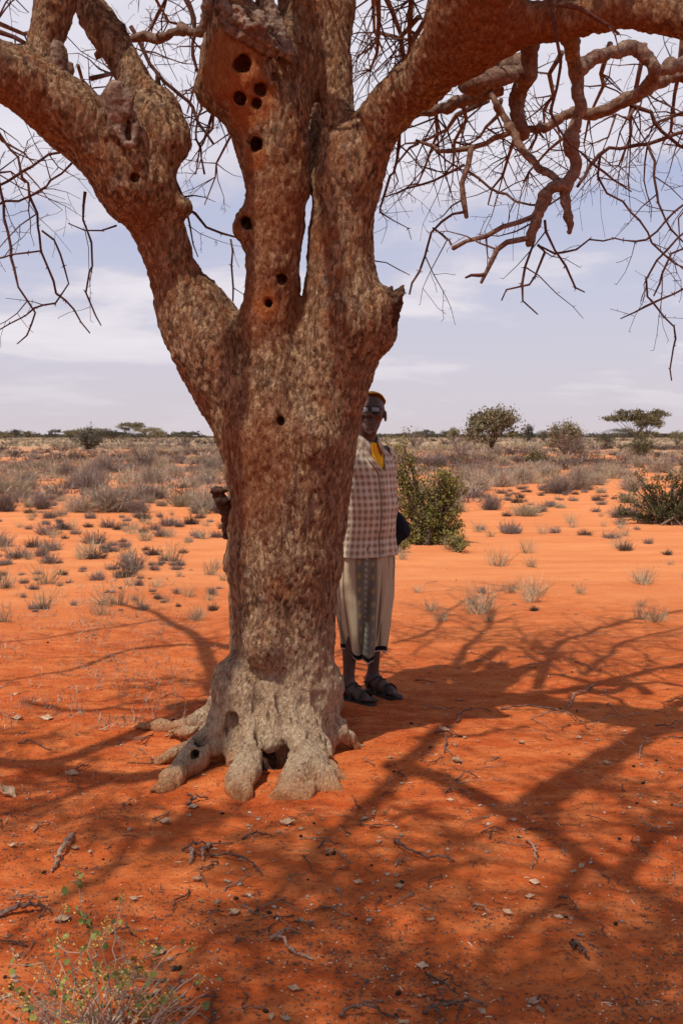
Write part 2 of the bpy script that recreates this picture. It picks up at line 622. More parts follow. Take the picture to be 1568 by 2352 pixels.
# ------------------------------------------------------------------ the big tree
def bark_material(name='bark', dark=0.0):
    m, g = new_mat(name)
    tc = g.n('ShaderNodeTexCoord').outputs['Object']
    sep = g.n('ShaderNodeSeparateXYZ', {0: tc})
    z = sep.outputs[2]
    warp = g.n('ShaderNodeTexNoise', {'Vector': tc, 'Scale': 5.0, 'Detail': 3.0}).outputs['Color']
    wv = g.n('ShaderNodeVectorMath', {0: warp, 1: (0.035, 0.035, 0.035)}, operation='MULTIPLY').outputs[0]
    p = g.n('ShaderNodeVectorMath', {0: tc, 1: wv}, operation='ADD').outputs[0]
    ps = g.mapping(p, (1, 1, 0.42))
    big = g.noise(tc, 2.6, 4, 0.6)
    mid = g.noise(ps, 40.0, 8, 0.74)
    fine = g.noise(ps, 85.0, 5, 0.75)
    vo = g.n('ShaderNodeTexVoronoi', {'Vector': ps, 'Scale': 80.0, 'Randomness': 1.0})
    vo3 = g.n('ShaderNodeTexVoronoi', {'Vector': ps, 'Scale': 120.0, 'Randomness': 1.0})
    flake = g.n('ShaderNodeSeparateColor', {0: vo.outputs['Color']})
    t = g.math('ADD', g.math('MULTIPLY', mid, 0.62), g.math('MULTIPLY', flake.outputs[0], 0.17))
    t = g.math('ADD', t, g.math('MULTIPLY', fine, 0.30))
    col = g.ramp(t, [(0.37, (0.040, 0.020, 0.011)), (0.47, (0.150, 0.076, 0.040)), (0.56, (0.305, 0.170, 0.092)),
                     (0.68, (0.62, 0.42, 0.24))])
    rust = g.maprange(g.noise(ps, 15.0, 7, 0.75), 0.47, 0.64)
    rust = g.math('MULTIPLY', rust, g.maprange(big, 0.35, 0.6, 0.35, 0.9))
    col = g.mix(rust, col, g.mix(g.maprange(flake.outputs[1], 0.3, 0.9), (0.19, 0.055, 0.020), (0.50, 0.205, 0.080)))
    grey = g.maprange(g.noise(ps, 19.0, 7, 0.75), 0.54, 0.70, 0, 0.65)
    col = g.mix(grey, col, (0.33, 0.265, 0.215))
    # the foot of the trunk is pale bark, brightened to stand in for sunlight, dusted orange where it meets the sand
    low = g.math('ADD', g.maprange(z, 0.10, 1.05, 1.0, 0.0), g.math('MULTIPLY', g.math('SUBTRACT', mid, 0.5), 1.1))
    low = g.maprange(low, 0.30, 0.95, 0.0, 0.88, True)
    crack = g.noise(g.mapping(p, (1, 1, 0.16)), 26.0, 4, 0.6)
    palec = g.mix(g.maprange(fine, 0.35, 0.68), (0.46, 0.285, 0.155), (0.93, 0.72, 0.48))
    palec = g.mix(g.math('MULTIPLY', g.maprange(crack, 0.40, 0.33), 0.8), palec, (0.11, 0.055, 0.032))
    palec = g.mix(g.maprange(g.noise(ps, 11.0, 5, 0.7), 0.52, 0.66, 0, 0.75), palec, (0.34, 0.19, 0.11))
    col = g.mix(low, col, palec)
    spots = g.maprange(g.noise(tc, 60.0, 4, 0.75), 0.60, 0.70)
    col = g.mix(g.math('MULTIPLY', spots, 0.45), col, (0.07, 0.032, 0.018))
    dust = g.math('ADD', g.maprange(z, 0.0, 0.20, 1.05, 0.0), g.math('MULTIPLY', g.math('SUBTRACT', mid, 0.5), 0.9))
    col = g.mix(g.maprange(dust, 0.45, 1.0, 0.0, 0.85), col, (0.60, 0.215, 0.065))
    for c, r, a_ in RUST_SPOTS:
        d = g.n('ShaderNodeVectorMath', {0: p, 1: tuple(float(q) for q in c)}, operation='DISTANCE').outputs['Value']
        dd = g.math('ADD', g.math('DIVIDE', d, r), g.math('MULTIPLY', g.math('SUBTRACT', mid, 0.5), 1.6))
        f = g.math('MULTIPLY', g.maprange(dd, 0.45, 1.15, 1.0, 0.0), a_)
        col = g.mix(f, col, g.mix(g.maprange(fine, 0.3, 0.7), (0.16, 0.040, 0.015), (0.42, 0.145, 0.052)))
    if not dark:
        # bare orange heartwood around the old barbet holes
        for c, r in BARE_SPOTS:
            d = g.n('ShaderNodeVectorMath', {0: p, 1: tuple(float(q) for q in c)}, operation='DISTANCE').outputs['Value']
            dd = g.math('ADD', g.math('DIVIDE', d, r), g.math('MULTIPLY', g.math('SUBTRACT', mid, 0.5), 0.9))
            f = g.maprange(dd, 0.85, 1.1, 0.75, 0.0)
            col = g.mix(f, col, g.mix(g.maprange(fine, 0.3, 0.7), (0.33, 0.085, 0.022), (0.47, 0.155, 0.045)))
    bmp = g.math('ADD', g.math('MULTIPLY', mid, 0.9), g.math('MULTIPLY', g.maprange(vo.outputs['Distance'], 0.0, 0.6), -0.22))
    bmp = g.math('ADD', bmp, g.math('MULTIPLY', fine, 0.5))
    bmp = g.math('ADD', bmp, g.math('MULTIPLY', g.maprange(vo3.outputs['Distance'], 0.0, 0.6), -0.10))
    finish(g, col, 0.92, bmp, 1.0, 0.045, 0.12)
    return m


HOLES = [  # px, py, rx(px), axis depth, reach
    (560, 150, 19, 4.42), (597, 208, 13, 4.42), (552, 229, 12, 4.44), (629, 180, 9, 4.40), (590, 241, 9, 4.42),
    (590, 335, 15, 4.50), (566, 515, 14, 4.55), (644, 642, 13, 4.50), (617, 700, 10, 4.50), (646, 970, 6, 4.45),
    (311, 411, 8, 4.36)]
BARE_SPOTS = [(P(535, 140, 4.33), 0.15), (P(585, 215, 4.33), 0.12), (P(560, 270, 4.36), 0.07), (P(592, 350, 4.38), 0.06),
              (P(620, 690, 4.36), 0.085)]
RUST_SPOTS = [(P(1090, 100, 3.95), 0.36, .62), (P(1250, 95, 3.9), 0.20, .65), (P(1420, 75, 3.85), 0.20, .65), (P(940, 270, 4.2), 0.16, .6),
              (P(625, 470, 4.38), 0.24, .55), (P(625, 690, 4.4), 0.20, .7), (P(600, 1020, 4.3), 0.26, .6), (P(560, 1140, 4.35), .2, .5),
              (P(330, 520, 4.4), 0.13, .6), (P(360, 640, 4.4), 0.12, .5), (P(60, 260, 4.2), .16, .5), (P(690, 520, 4.4), .14, .4)]
M_BARK = bark_material()


def px_chain(lst):
    """(px, py, D, rpx) -> world chain"""
    return [(*P(a, b, D), r * D / FPX) for a, b, D, r in lst]


def smooth_chain(lst, sub=4):
    return catmull(np.array(px_chain(lst)), sub)


TRUNK_D = 4.62
LIMBS = [
    # trunk
    ([(640, 1770, 4.62, 140), (648, 1680, 4.62, 128), (650, 1560, 4.62, 118), (648, 1400, 4.62, 122), (655, 1250, 4.62, 132),
      (662, 1120, 4.62, 138), (655, 1010, 4.62, 140)], 0.10),
    ([(640, 1010, 4.62, 128), (590, 930, 4.62, 100), (520, 830, 4.62, 84), (460, 730, 4.60, 70)], 0.10),
    # left limb
    ([(585, 960, 4.62, 90), (505, 850, 4.62, 84), (450, 745, 4.60, 72), (396, 620, 4.56, 53), (358, 525, 4.52, 58), (332, 455, 4.48, 72),
      (300, 395, 4.44, 76)], 0.09),
    ([(320, 425, 4.46, 78), (235, 345, 4.40, 74), (150, 258, 4.34, 72), (60, 190, 4.28, 70), (-40, 140, 4.2, 62), (-180, 60, 4.1, 55),
      (-330, -60, 4.0, 48)], 0.07),
    ([(310, 420, 4.46, 70), (335, 330, 4.46, 66), (345, 270, 4.5, 55), (318, 215, 4.54, 42), (280, 130, 4.62, 36), (230, 55, 4.7, 34),
      (188, -20, 4.78, 32), (130, -130, 4.9, 28), (90, -260, 5.0, 22)], 0.06),
    ([(350, 345, 4.48, 58), (375, 305, 4.5, 46), (372, 250, 4.52, 32)], 0.06),
    ([(75, 185, 4.38, 50), (98, 110, 4.38, 42), (120, 30, 4.40, 44), (140, -60, 4.4, 42), (170, -200, 4.4, 38), (150, -400, 4.4, 28)], 0.05),
    ([(275, 310, 4.36, 34), (270, 265, 4.34, 33), (268, 222, 4.34, 31)], 0.04),
    ([(130, 170, 4.36, 32), (135, 118, 4.36, 20)], 0.03),
    # middle limb
    ([(640, 990, 4.60, 105), (622, 860, 4.56, 80), (622, 740, 4.53, 66)], 0.07),
    ([(622, 760, 4.54, 64), (628, 600, 4.50, 60), (636, 480, 4.49, 66), (631, 380, 4.49, 70),
      (632, 290, 4.50, 71), (655, 200, 4.54, 68), (685, 100, 4.56, 54), (692, 0, 4.6, 50), (700, -140, 4.65, 46), (680, -330, 4.7, 36)], 0.022),
    ([(620, 330, 4.50, 70), (590, 250, 4.47, 76), (565, 185, 4.45, 82), (552, 110, 4.45, 78), (545, 60, 4.47, 70)], 0.07),
    # right limb and its fork
    ([(690, 1080, 4.62, 100), (730, 960, 4.60, 92), (765, 850, 4.56, 92), (795, 740, 4.54, 98)], 0.08),
    ([(795, 750, 4.54, 96), (786, 650, 4.54, 84), (783, 540, 4.54, 75),
      (795, 430, 4.53, 70), (804, 350, 4.52, 60)], 0.022),
    ([(845, 740, 4.50, 48), (866, 700, 4.50, 36)], 0.05),
    ([(790, 400, 4.50, 58), (776, 300, 4.52, 42), (773, 200, 4.55, 37), (770, 100, 4.58, 36), (774, 0, 4.62, 42), (780, -120, 4.66, 40),
      (820, -300, 4.7, 32)], 0.06),
    ([(810, 420, 4.50, 62), (852, 315, 4.46, 62), (905, 240, 4.38, 58), (975, 175, 4.26, 60), (1043, 105, 4.12, 74), (1088, 30, 4.0, 92),
      (1115, -60, 3.88, 95), (1150, -200, 3.75, 84), (1200, -420, 3.6, 70)], 0.07),
    ([(1060, 96, 4.10, 66), (1130, 80, 4.06, 58), (1210, 58, 4.0, 50), (1310, 42, 3.95, 44), (1420, 30, 3.9, 41), (1540, 40, 3.85, 40),
      (1660, 50, 3.8, 38), (1850, 20, 3.7, 34), (2150, -60, 3.6, 26)], 0.07),
    ([(745, 420, 4.78, 40), (716, 300, 4.88, 32), (710, 215, 4.95, 27), (716, 120, 5.0, 25), (730, 20, 5.1, 24), (745, -140, 5.2, 20)], 0.05),
    # broken stub on the right burl, dead stub on the left
]
ROOTS = [
    ([(550, 1560, 4.50, 60), (505, 1650, 4.44, 42), (470, 1715, 4.40, 38), (420, 1770, 4.26, 28), (375, 1808, 4.14, 20), (345, 1824, 4.08, 9)], 0.06),
    ([(615, 1620, 4.42, 40), (590, 1700, 4.30, 32), (568, 1765, 4.18, 34), (555, 1815, 4.07, 36), (551, 1842, 4.02, 28), (548, 1858, 3.98, 14)], 0.035),
    ([(665, 1640, 4.40, 45), (685, 1700, 4.30, 34), (700, 1760, 4.20, 46), (690, 1810, 4.12, 50), (655, 1832, 4.05, 36), (622, 1840, 4.02, 20), (606, 1848, 4.0, 10)], 0.04),
    ([(690, 1800, 4.12, 40), (700, 1845, 4.02, 26), (694, 1862, 3.97, 12)], 0.03),
    ([(700, 1760, 4.20, 44), (742, 1795, 4.16, 46), (752, 1818, 4.12, 38), (778, 1830, 4.10, 18), (790, 1840, 4.08, 8)], 0.04),
    ([(700, 1650, 4.40, 36), (728, 1730, 4.30, 20), (765, 1775, 4.24, 15), (800, 1808, 4.18, 7)], 0.02),
    ([(725, 1560, 4.62, 46), (752, 1625, 4.62, 36), (775, 1675, 4.60, 32), (798, 1708, 4.62, 20), (812, 1722, 4.64, 12)], 0.04),
    ([(700, 1600, 4.48, 50), (722, 1690, 4.40, 34), (748, 1740, 4.36, 20)], 0.04),
    ([(530, 1590, 4.72, 50), (490, 1640, 4.82, 26), (430, 1668, 4.90, 18), (375, 1675, 4.95, 14), (312, 1676, 5.02, 7)], 0.03),
    ([(500, 1650, 4.75, 24), (440, 1680, 4.72, 16), (395, 1690, 4.80, 12)], 0.02),
    ([(490, 1660, 4.60, 26), (440, 1715, 4.52, 18), (390, 1748, 4.46, 15), (340, 1755, 4.46, 9), (292, 1760, 4.48, 5)], 0.025),
    ([(632, 1600, 4.44, 60), (630, 1660, 4.37, 44), (624, 1705, 4.30, 22)], 0.05),
    ([(560, 1600, 4.46, 60), (545, 1690, 4.40, 38), (535, 1745, 4.36, 26), (530, 1775, 4.36, 12)], 0.05),
    ([(470, 1720, 4.42, 24), (430, 1752, 4.34, 18), (395, 1775, 4.30, 14)], 0.02),
    ([(600, 1600, 4.9, 60), (560, 1640, 5.05, 40), (520, 1650, 5.25, 25)], 0.05),
    ([(690, 1600, 4.9, 60), (720, 1620, 5.05, 40), (760, 1620, 5.3, 25)], 0.05),
]

TREE = empty('acacia_tree', (0, 0, 0))
tag(TREE, 'huge old rough barked tree with bare thorny limbs and flared pale roots', 'tree')


def build_trunk():
    h = 0.0095
    fl = Field((-2.35, 3.25, -0.12), (2.5, 5.75, 4.2), h)
    for c, k in LIMBS:
        fl.chain(smooth_chain(c), k)
    for c, k in ROOTS:
        sc_ = smooth_chain(c, 4)
        sc_[:, 2] += 0.014 * np.clip((0.16 - sc_[:, 2]) / 0.1, 0, 1)
        for q_ in range(3):
            sc_[1:-1, q_] += .012 * vnoise(sc_[1:-1, :3] * 8 + q_ * 5, 620)
        sc_[:, 3] *= (1 + .20 * vnoise(sc_[:, :3] * 9, 625)) * (.90 if k < .05 else 1)
        fl.chain(sc_, k)
    # burls and lobes
    for (a, b, D, r) in [(400, 330, 4.47, 30), (880, 705, 4.46, 34), (862, 770, 4.5, 40), (422, 475, 4.46, 13), (500, 200, 4.46, 40),
                         (745, 1580, 4.58, 32), (570, 520, 4.50, 34), (535, 1290, 4.60, 20), (745, 1300, 4.60, 34), (470, 780, 4.5, 30),
                         (720, 1010, 4.42, 40), (610, 1480, 4.4, 40)]:
        fl.chain(px_chain([(a, b, D, r), (a + 1, b + 1, D, r)]), 0.09)
    # grooves between the limbs where they fuse
    for pts in ([(693, 690, 4.44, 13), (688, 780, 4.42, 14), (674, 880, 4.39, 13), (654, 970, 4.35, 11)],
                [(665, 1000, 4.335, 9), (715, 1120, 4.345, 9), (735, 1260, 4.36, 7)],
                [(590, 1720, 4.27, 11), (598, 1640, 4.35, 9), (585, 1560, 4.38, 6)],
                [(548, 790, 4.44, 11), (560, 900, 4.40, 9), (572, 970, 4.37, 6)],
                [(712, 1650, 4.33, 10), (705, 1560, 4.37, 7)], [(650, 1650, 4.34, 8), (640, 1560, 4.37, 6)],
                [(740, 1640, 4.42, 10), (735, 1560, 4.44, 7)],
                [(532, 1720, 4.34, 12), (545, 1600, 4.42, 8)]):
        fl.chain(smooth_chain(pts, 3), 0.05, 'sub')
    # hollows
    for pts in ([(618, 1752, 4.02, 17), (619, 1740, 4.35, 15)], [(628, 1785, 4.02, 22), (628, 1780, 4.33, 20)],
                [(605, 1790, 4.02, 14), (606, 1785, 4.30, 12)],
                [(440, 1738, 4.24, 12), (458, 1727, 4.40, 14)], [(472, 1690, 4.30, 9), (440, 1730, 4.36, 13)],
                [(470, 1640, 4.38, 6), (462, 1690, 4.36, 9)]):
        fl.chain(px_chain(pts), 0.012, 'sub')
    for a, b, r, D in HOLES:
        Df = D
        fl.chain(px_chain([(a, b, D - 0.32, r * .98), (a, b - 4, D - 0.035, r * 1.05)]), 0.010, 'sub')
        hr = random.Random(a * 7 + b)
        for _ in range(3):
            an, o_ = hr.uniform(0, 6.28), hr.uniform(.45, .95) * r
            fl.chain(px_chain([(a + o_ * math.cos(an), b + o_ * math.sin(an) * 1.2, D - 0.32, r * .55), (a + o_ * math.cos(an) * .6, b + o_ * math.sin(an) - 4, D - 0.07, r * .6)]), 0.006, 'sub')
    # the open broken head of the middle limb
    for pts in ([(545, 22, 4.30, 26), (580, 55, 4.30, 22), (615, 85, 4.32, 14)], [(520, 22, 4.34, 20), (560, 62, 4.34, 22), (600, 88, 4.35, 16)], [(560, -60, 4.45, 50), (600, -10, 4.42, 30)]):
        fl.chain(px_chain(pts), 0.012, 'sub')
    # flat cut of the old stub on the left fork
    fl.chain(px_chain([(235, 178, 4.34, 34), (305, 186, 4.34, 34)]), 0.01, 'sub')
    V, Q = fl.mesh(1)
    keep = V[Q[:, 0]][:, 2] > -0.10
    Q = Q[keep]
    N = vnormals(V, Q)
    # relief
    p = V * np.array([1, 1, 0.45])
    d = 0.013 * fbm(V * 4.5, 31, 2)
    d += 0.006 * fbm(V * np.array([13, 13, 3.0]), 35, 2)
    n1 = fbm(p * 34, 41, 2)
    d += 0.0026 * n1
    lowb = np.clip((0.75 - V[:, 2]) / 0.6, 0, 1)
    d += lowb * (0.011 * fbm(V * np.array([12, 12, 6.5]), 37, 2) - 0.016 * np.clip(1 - 7 * np.abs(vnoise(V * np.array([11, 11, 2.6]), 39)), 0, 1))
    d += 0.0046 * fbm(V * np.array([60, 60, 40]), 45, 2)
    # pits and flaking plates
    pit = np.clip(vnoise(p * 38 + 5, 51) - 0.35, 0, 1)
    d -= 0.006 * pit
    V = V + N * d[:, None]
    o = mesh_obj('trunk', V, Q, M_BARK, TREE)
    print('trunk verts', len(V))
    return o


trunk = build_trunk()
tag(trunk, 'flaking rust brown trunk with round nest holes and pale spreading roots')

# ---- broken grey wood
M_GREYWOOD = None


def wood_mat(name, c1, c2, c3, scale=30):
    m, g = new_mat(name)
    tc = g.n('ShaderNodeTexCoord').outputs['Object']
    n = g.noise(tc, scale, 6, 0.7, 0.4)
    n2 = g.noise(tc, scale * 0.25, 4, 0.6)
    col = g.ramp(n, [(0.32, c1), (0.52, c2), (0.72, c3)])
    col = g.mix(g.maprange(n2, 0.4, 0.65, 0, 0.6), col, (c1[0] * 2.2, c1[1] * 1.6, c1[2] * 1.3))
    finish(g, col, 0.9, n, 0.9, 0.012, 0.15)
    return m


M_GREYWOOD = wood_mat('weathered_wood', (0.045, 0.025, 0.018), (0.20, 0.135, 0.10), (0.46, 0.35, 0.27))
M_LIMB = wood_mat('limb_bark', (0.060, 0.032, 0.022), (0.20, 0.125, 0.088), (0.44, 0.32, 0.235), 40)
M_TWIG = wood_mat('twig_bark', (0.045, 0.018, 0.015), (0.115, 0.052, 0.038), (0.23, 0.125, 0.090), 60)
M_DEAD = wood_mat('dead_wood', (0.018, 0.010, 0.008), (0.075, 0.038, 0.024), (0.20, 0.115, 0.07), 40)


def knot_mesh(chains, lo, hi, h=0.006, amp=0.006, k=0.01, seed=60):
    fl = Field(lo, hi, h)
    for c in chains:
        fl.chain(smooth_chain(c, 4), k, pad=0.03)
    V, Q = fl.mesh(1)
    N = vnormals(V, Q)
    V = V + N * (amp * (1 - 2 * np.abs(fbm(V * 30, seed, 3))) + amp * 0.6 * fbm(V * 90, seed + 4, 2))[:, None]
    return V, Q


def build_snags():
    # curled, splintered rim on the broken head
    ch = [
        [(478, 60, 4.42, 16), (480, 20, 4.40, 15), (484, -20, 4.40, 12), (480, -60, 4.42, 8)],
        [(496, -50, 4.40, 12), (505, -5, 4.35, 13), (520, 25, 4.31, 13), (545, 48, 4.28, 12), (572, 60, 4.27, 12), (600, 84, 4.28, 13), (628, 104, 4.31, 12), (648, 122, 4.33, 8)],
        [(512, 40, 4.32, 9), (528, 66, 4.30, 10), (560, 84, 4.29, 11), (592, 104, 4.30, 11), (625, 124, 4.33, 9)],
        [(540, -50, 4.44, 14), (556, 0, 4.40, 15), (585, 36, 4.38, 16), (618, 70, 4.38, 14)],
        [(600, -80, 4.48, 16), (606, -10, 4.44, 18), (624, 40, 4.42, 18), (644, 84, 4.40, 18), (664, 120, 4.38, 12)],
        [(640, 95, 4.36, 11), (658, 118, 4.36, 12), (668, 140, 4.38, 7)],
        [(530, 30, 4.30, 7), (542, 22, 4.27, 9), (556, 30, 4.27, 8), (560, 44, 4.28, 7)],
        [(575, 62, 4.26, 7), (590, 58, 4.25, 8), (604, 66, 4.26, 7)],
        [(500, -60, 4.5, 22), (530, -10, 4.46, 24), (560, 40, 4.45, 22), (600, 80, 4.44, 18)],
    ]
    V, Q = knot_mesh(ch, P(440, 190, 4.2) - 0.1 + np.array([0, -0.05, 0]), P(690, -110, 4.7) + 0.1, 0.0055, 0.0065, 0.012)
    o = mesh_obj('broken_snag', V, Q, M_GREYWOOD, TREE)
    tag(o, 'splintered grey broken top of the middle limb')
    ch = [[(872, 690, 4.48, 24), (900, 690, 4.44, 20), (918, 672, 4.42, 10), (926, 658, 4.42, 4)],
          [(885, 715, 4.44, 18), (905, 700, 4.42, 14), (922, 680, 4.40, 7), (932, 672, 4.40, 3)],
          [(880, 745, 4.46, 22), (900, 730, 4.44, 15), (912, 700, 4.42, 9)],
          [(868, 770, 4.47, 20), (893, 750, 4.46, 12)],
          [(893, 690, 4.42, 9), (893, 672, 4.42, 6), (898, 662, 4.42, 4)]]
    V, Q = knot_mesh(ch, P(840, 800, 4.3) - 0.06, P(950, 640, 4.6) + 0.06, 0.0055, 0.006, 0.008, 71)
    o = mesh_obj('dead_stub', V, Q, M_DEAD, TREE)
    tag(o, 'dark jagged stub sticking out of the right burl')
    ch = [[(530, 1195, 4.58, 18), (516, 1165, 4.54, 14), (504, 1140, 4.52, 13), (497, 1128, 4.50, 11)],
          [(497, 1128, 4.50, 11), (515, 1127, 4.50, 6)], [(505, 1150, 4.50, 9), (521, 1150, 4.50, 6)],
          [(524, 1230, 4.60, 12), (520, 1190, 4.56, 10)]]
    V, Q = knot_mesh(ch, P(470, 1260, 4.4) - 0.06, P(560, 1100, 4.7) + 0.06, 0.0055, 0.005, 0.008, 75)
    o = mesh_obj('dead_stub', V, Q, M_DEAD, TREE)
    tag(o, 'short dark stub low on the left side of the trunk')
    # dark dead-wood strands set inside the hollow between the front roots
    ch = [[(612, 1735, 4.34, 10), (606, 1765, 4.30, 9), (600, 1800, 4.26, 8)], [(622, 1735, 4.34, 8), (628, 1765, 4.31, 9), (640, 1795, 4.27, 8)],
          [(618, 1730, 4.36, 12), (619, 1770, 4.32, 6), (620, 1800, 4.28, 7)]]
    V, Q = knot_mesh(ch, P(580, 1830, 4.1) - 0.05, P(670, 1700, 4.5) + 0.05, 0.0055, 0.005, 0.01, 81)
    o = mesh_obj('hollow_root', V, Q, M_DEAD, TREE)
    # stubs on the fork of the left limb
    ch = [[(268, 300, 4.30, 20), (270, 260, 4.28, 22), (266, 222, 4.28, 24), (266, 208, 4.28, 22)],
          [(290, 260, 4.27, 14), (296, 230, 4.27, 12), (294, 212, 4.27, 8)], [(248, 260, 4.29, 12), (244, 225, 4.29, 10), (243, 212, 4.29, 7)],
          [(270, 290, 4.27, 8), (285, 325, 4.27, 9), (305, 330, 4.27, 8), (312, 300, 4.28, 9), (305, 260, 4.29, 8)]]
    V, Q = knot_mesh(ch, P(215, 350, 4.1) - 0.05, P(335, 190, 4.4) + 0.05, 0.0055, 0.003, 0.012, 85)
    o = mesh_obj('cut_stub', V, Q, M_GREYWOOD, TREE)
    ch = [[(352, 250, 4.5, 12), (360, 215, 4.5, 8), (364, 180, 4.5, 6), (358, 162, 4.5, 3)], [(372, 240, 4.5, 10), (378, 218, 4.5, 6), (386, 216, 4.5, 3)],
          [(325, 190, 4.54, 12), (330, 165, 4.52, 9), (322, 145, 4.52, 4)], [(283, 75, 4.62, 8), (284, 56, 4.62, 4)]]
    V, Q = knot_mesh(ch, P(260, 260, 4.3) - 0.06, P(400, 40, 4.7) + 0.06, 0.0055, 0.004, 0.008, 88)
    o = mesh_obj('dead_stub', V, Q, M_DEAD, TREE)
    tag(o, 'small dark snags on the inner side of the left fork')
    ch = [[(130, 190, 4.30, 14), (134, 150, 4.30, 17), (130, 110, 4.32, 12), (126, 98, 4.32, 5)], [(140, 210, 4.30, 14), (155, 180, 4.32, 12), (160, 150, 4.33, 8)],
          [(150, 195, 4.32, 10), (165, 190, 4.34, 8), (184, 194, 4.35, 6), (187, 185, 4.35, 4)]]
    V, Q = knot_mesh(ch, P(100, 250, 4.1) - 0.06, P(200, 80, 4.5) + 0.06, 0.0055, 0.005, 0.01, 92)
    mesh_obj('dead_stub', V, Q, M_GREYWOOD, TREE)


build_snags()

# ---- branches and thorny twigs
RNG = np.random.default_rng(7)


def unit(v):
    return v / (np.linalg.norm(v) + 1e-9)


def grow(out, start, d, length, r, depth, rng, droop=0.0, kink=0.35, step=0.075, kids=0.55, spur=0.5):
    """a crooked thorny twig with its side twigs"""
    d = unit(np.asarray(d, dtype=np.float64))
    n = max(3, int(length / step))
    pts = [np.array(start, dtype=np.float64)]
    rad = [r]
    side = rng.choice((-1, 1))
    for i in range(n):
        f = (i + 1) / n
        kv = rng.normal(0, 1, 3)
        kv -= d * (kv @ d)
        d = unit(d + unit(kv) * kink * rng.uniform(0.3, 1.0) + np.array([0, 0, -droop]))
        pts.append(pts[-1] + d * (length / n) * rng.uniform(0.75, 1.25))
        rr = max(r * (1 - 0.72 * f), 0.0011)
        rad.append(rr)
        if i < n - 1 and depth > 0 and rng.random() < kids:
            kv = rng.normal(0, 1, 3)
            kv -= d * (kv @ d)
            cd = unit(d * rng.uniform(0.2, 0.8) + unit(kv))
            grow(out, pts[-1], cd, length * rng.uniform(0.28, 0.6) * (1 - 0.4 * f), max(rr * 0.68, 0.0012), depth - 1, rng, droop, kink, step * 0.85, kids * 0.9, spur)
        if spur and rng.random() < spur:
            kv = rng.normal(0, 1, 3)
            kv -= d * (kv @ d)
            s = unit(kv) * 1.0 + d * 0.5
            L = rng.uniform(0.008, 0.02) + rr
            out.append((np.stack([pts[-1], pts[-1] + unit(s) * L]), np.array([max(rr * 0.6, 0.0012), 0.0006])))
    out.append((np.array(pts), np.array(rad)))


def traced(pts, sides=8, twig=0.0, mat=None, seed=1, depth=1, tl=0.35, droop=0.03, jit=0.006, label=None, sub=5, name='branch'):
    """a branch traced in the photo; pts = (px, py, D, r px); returns the branch part with its twigs as a sub-part"""
    rng = np.random.default_rng(seed)
    rm = np.mean([p[3] for p in pts])
    if rm < 8:
        # thin thorn branches run in short straight zigzag pieces
        w = np.array(px_chain(pts))
        seg = np.concatenate([[0], np.cumsum(np.linalg.norm(np.diff(w[:, :3], axis=0), axis=1))])
        n_ = max(4, int(seg[-1] / 0.055))
        tt = np.linspace(0, seg[-1], n_)
        tt[1:-1] += rng.uniform(-.35, .35, n_ - 2) * seg[-1] / n_
        c = np.stack([np.interp(tt, seg, w[:, k_]) for k_ in range(4)], 1)
        c[1:-1, :3] += rng.normal(0, .0055, (n_ - 2, 3))
        c[:, 3] *= .80
    else:
        c = smooth_chain(pts, sub * 2).copy()
        c[:, 3] *= .86
        nz = np.stack([vnoise(c[:, :3] * 7 + 7 * q, seed + q) + .5 * vnoise(c[:, :3] * 19 + 7 * q, seed + q) for q in range(3)], 1)
        c[1:-1, :3] += nz[1:-1] * jit * 3.0
    rad = c[:, 3] * (1 + 0.16 * vnoise(c[:, :3] * 11, seed + 5) + .08 * vnoise(c[:, :3] * 31, seed + 6))
    if rm >= 8:
        for _ in range(4):
            i = rng.integers(2, len(c) - 2)
            dist = np.linalg.norm(c[:, :3] - c[i, :3], axis=1)
            rad = rad * (1 + rng.uniform(.15, .4) * np.exp(-(dist / (c[i, 3] * 1.2)) ** 2))
        V, F = tubes([(c[:, :3], rad)], 16, 0.05, rng)
        ctr = np.repeat(c[:, :3], 16, 0)
        nn = V[:len(ctr)] - ctr
        nn /= np.linalg.norm(nn, axis=1)[:, None]
        V[:len(ctr)] += nn * (.004 * fbm(V[:len(ctr)] * 28, seed, 2) + .003 * vnoise(V[:len(ctr)] * 70, seed))[:, None]
    else:
        V, F = tubes([(c[:, :3], rad)], sides, 0.12, rng)
    out = []
    if twig > 0:
        L = np.linalg.norm(np.diff(c[:, :3], axis=0), axis=1).sum()
        for _ in range(max(1, int(L * twig))):
            i = rng.integers(1, len(c) - 1)
            t = unit(c[i + 1, :3] - c[i - 1, :3])
            kv = rng.normal(0, 1, 3)
            kv -= t * (kv @ t)
            grow(out, c[i, :3], unit(kv) + t * 0.5, tl * rng.uniform(0.4, 1.2), min(0.0045, c[i, 3] * 0.6), depth, rng, droop)
        # spurs along the branch itself
        for _ in range(int(L * 22)):
            i = rng.integers(1, len(c) - 1)
            s = unit(rng.normal(0, 1, 3))
            out.append((np.stack([c[i, :3], c[i, :3] + s * (c[i, 3] + 0.012)]), np.array([0.003, 0.0007])))
        V2, F2 = tubes(out, 4, caps=False)
    if twig > 0 and twig <= 3:
        F = [f for f in F] + [f + len(V) for f in F2]
        V = np.vstack([V, V2])
    o = mesh_obj(name, V, F, mat or (M_LIMB if rm >= 6 else M_TWIG), TREE)
    if label:
        tag(o, label)
    if twig > 3:
        mesh_obj('twigs', V2, F2, M_TWIG, o)
    return o


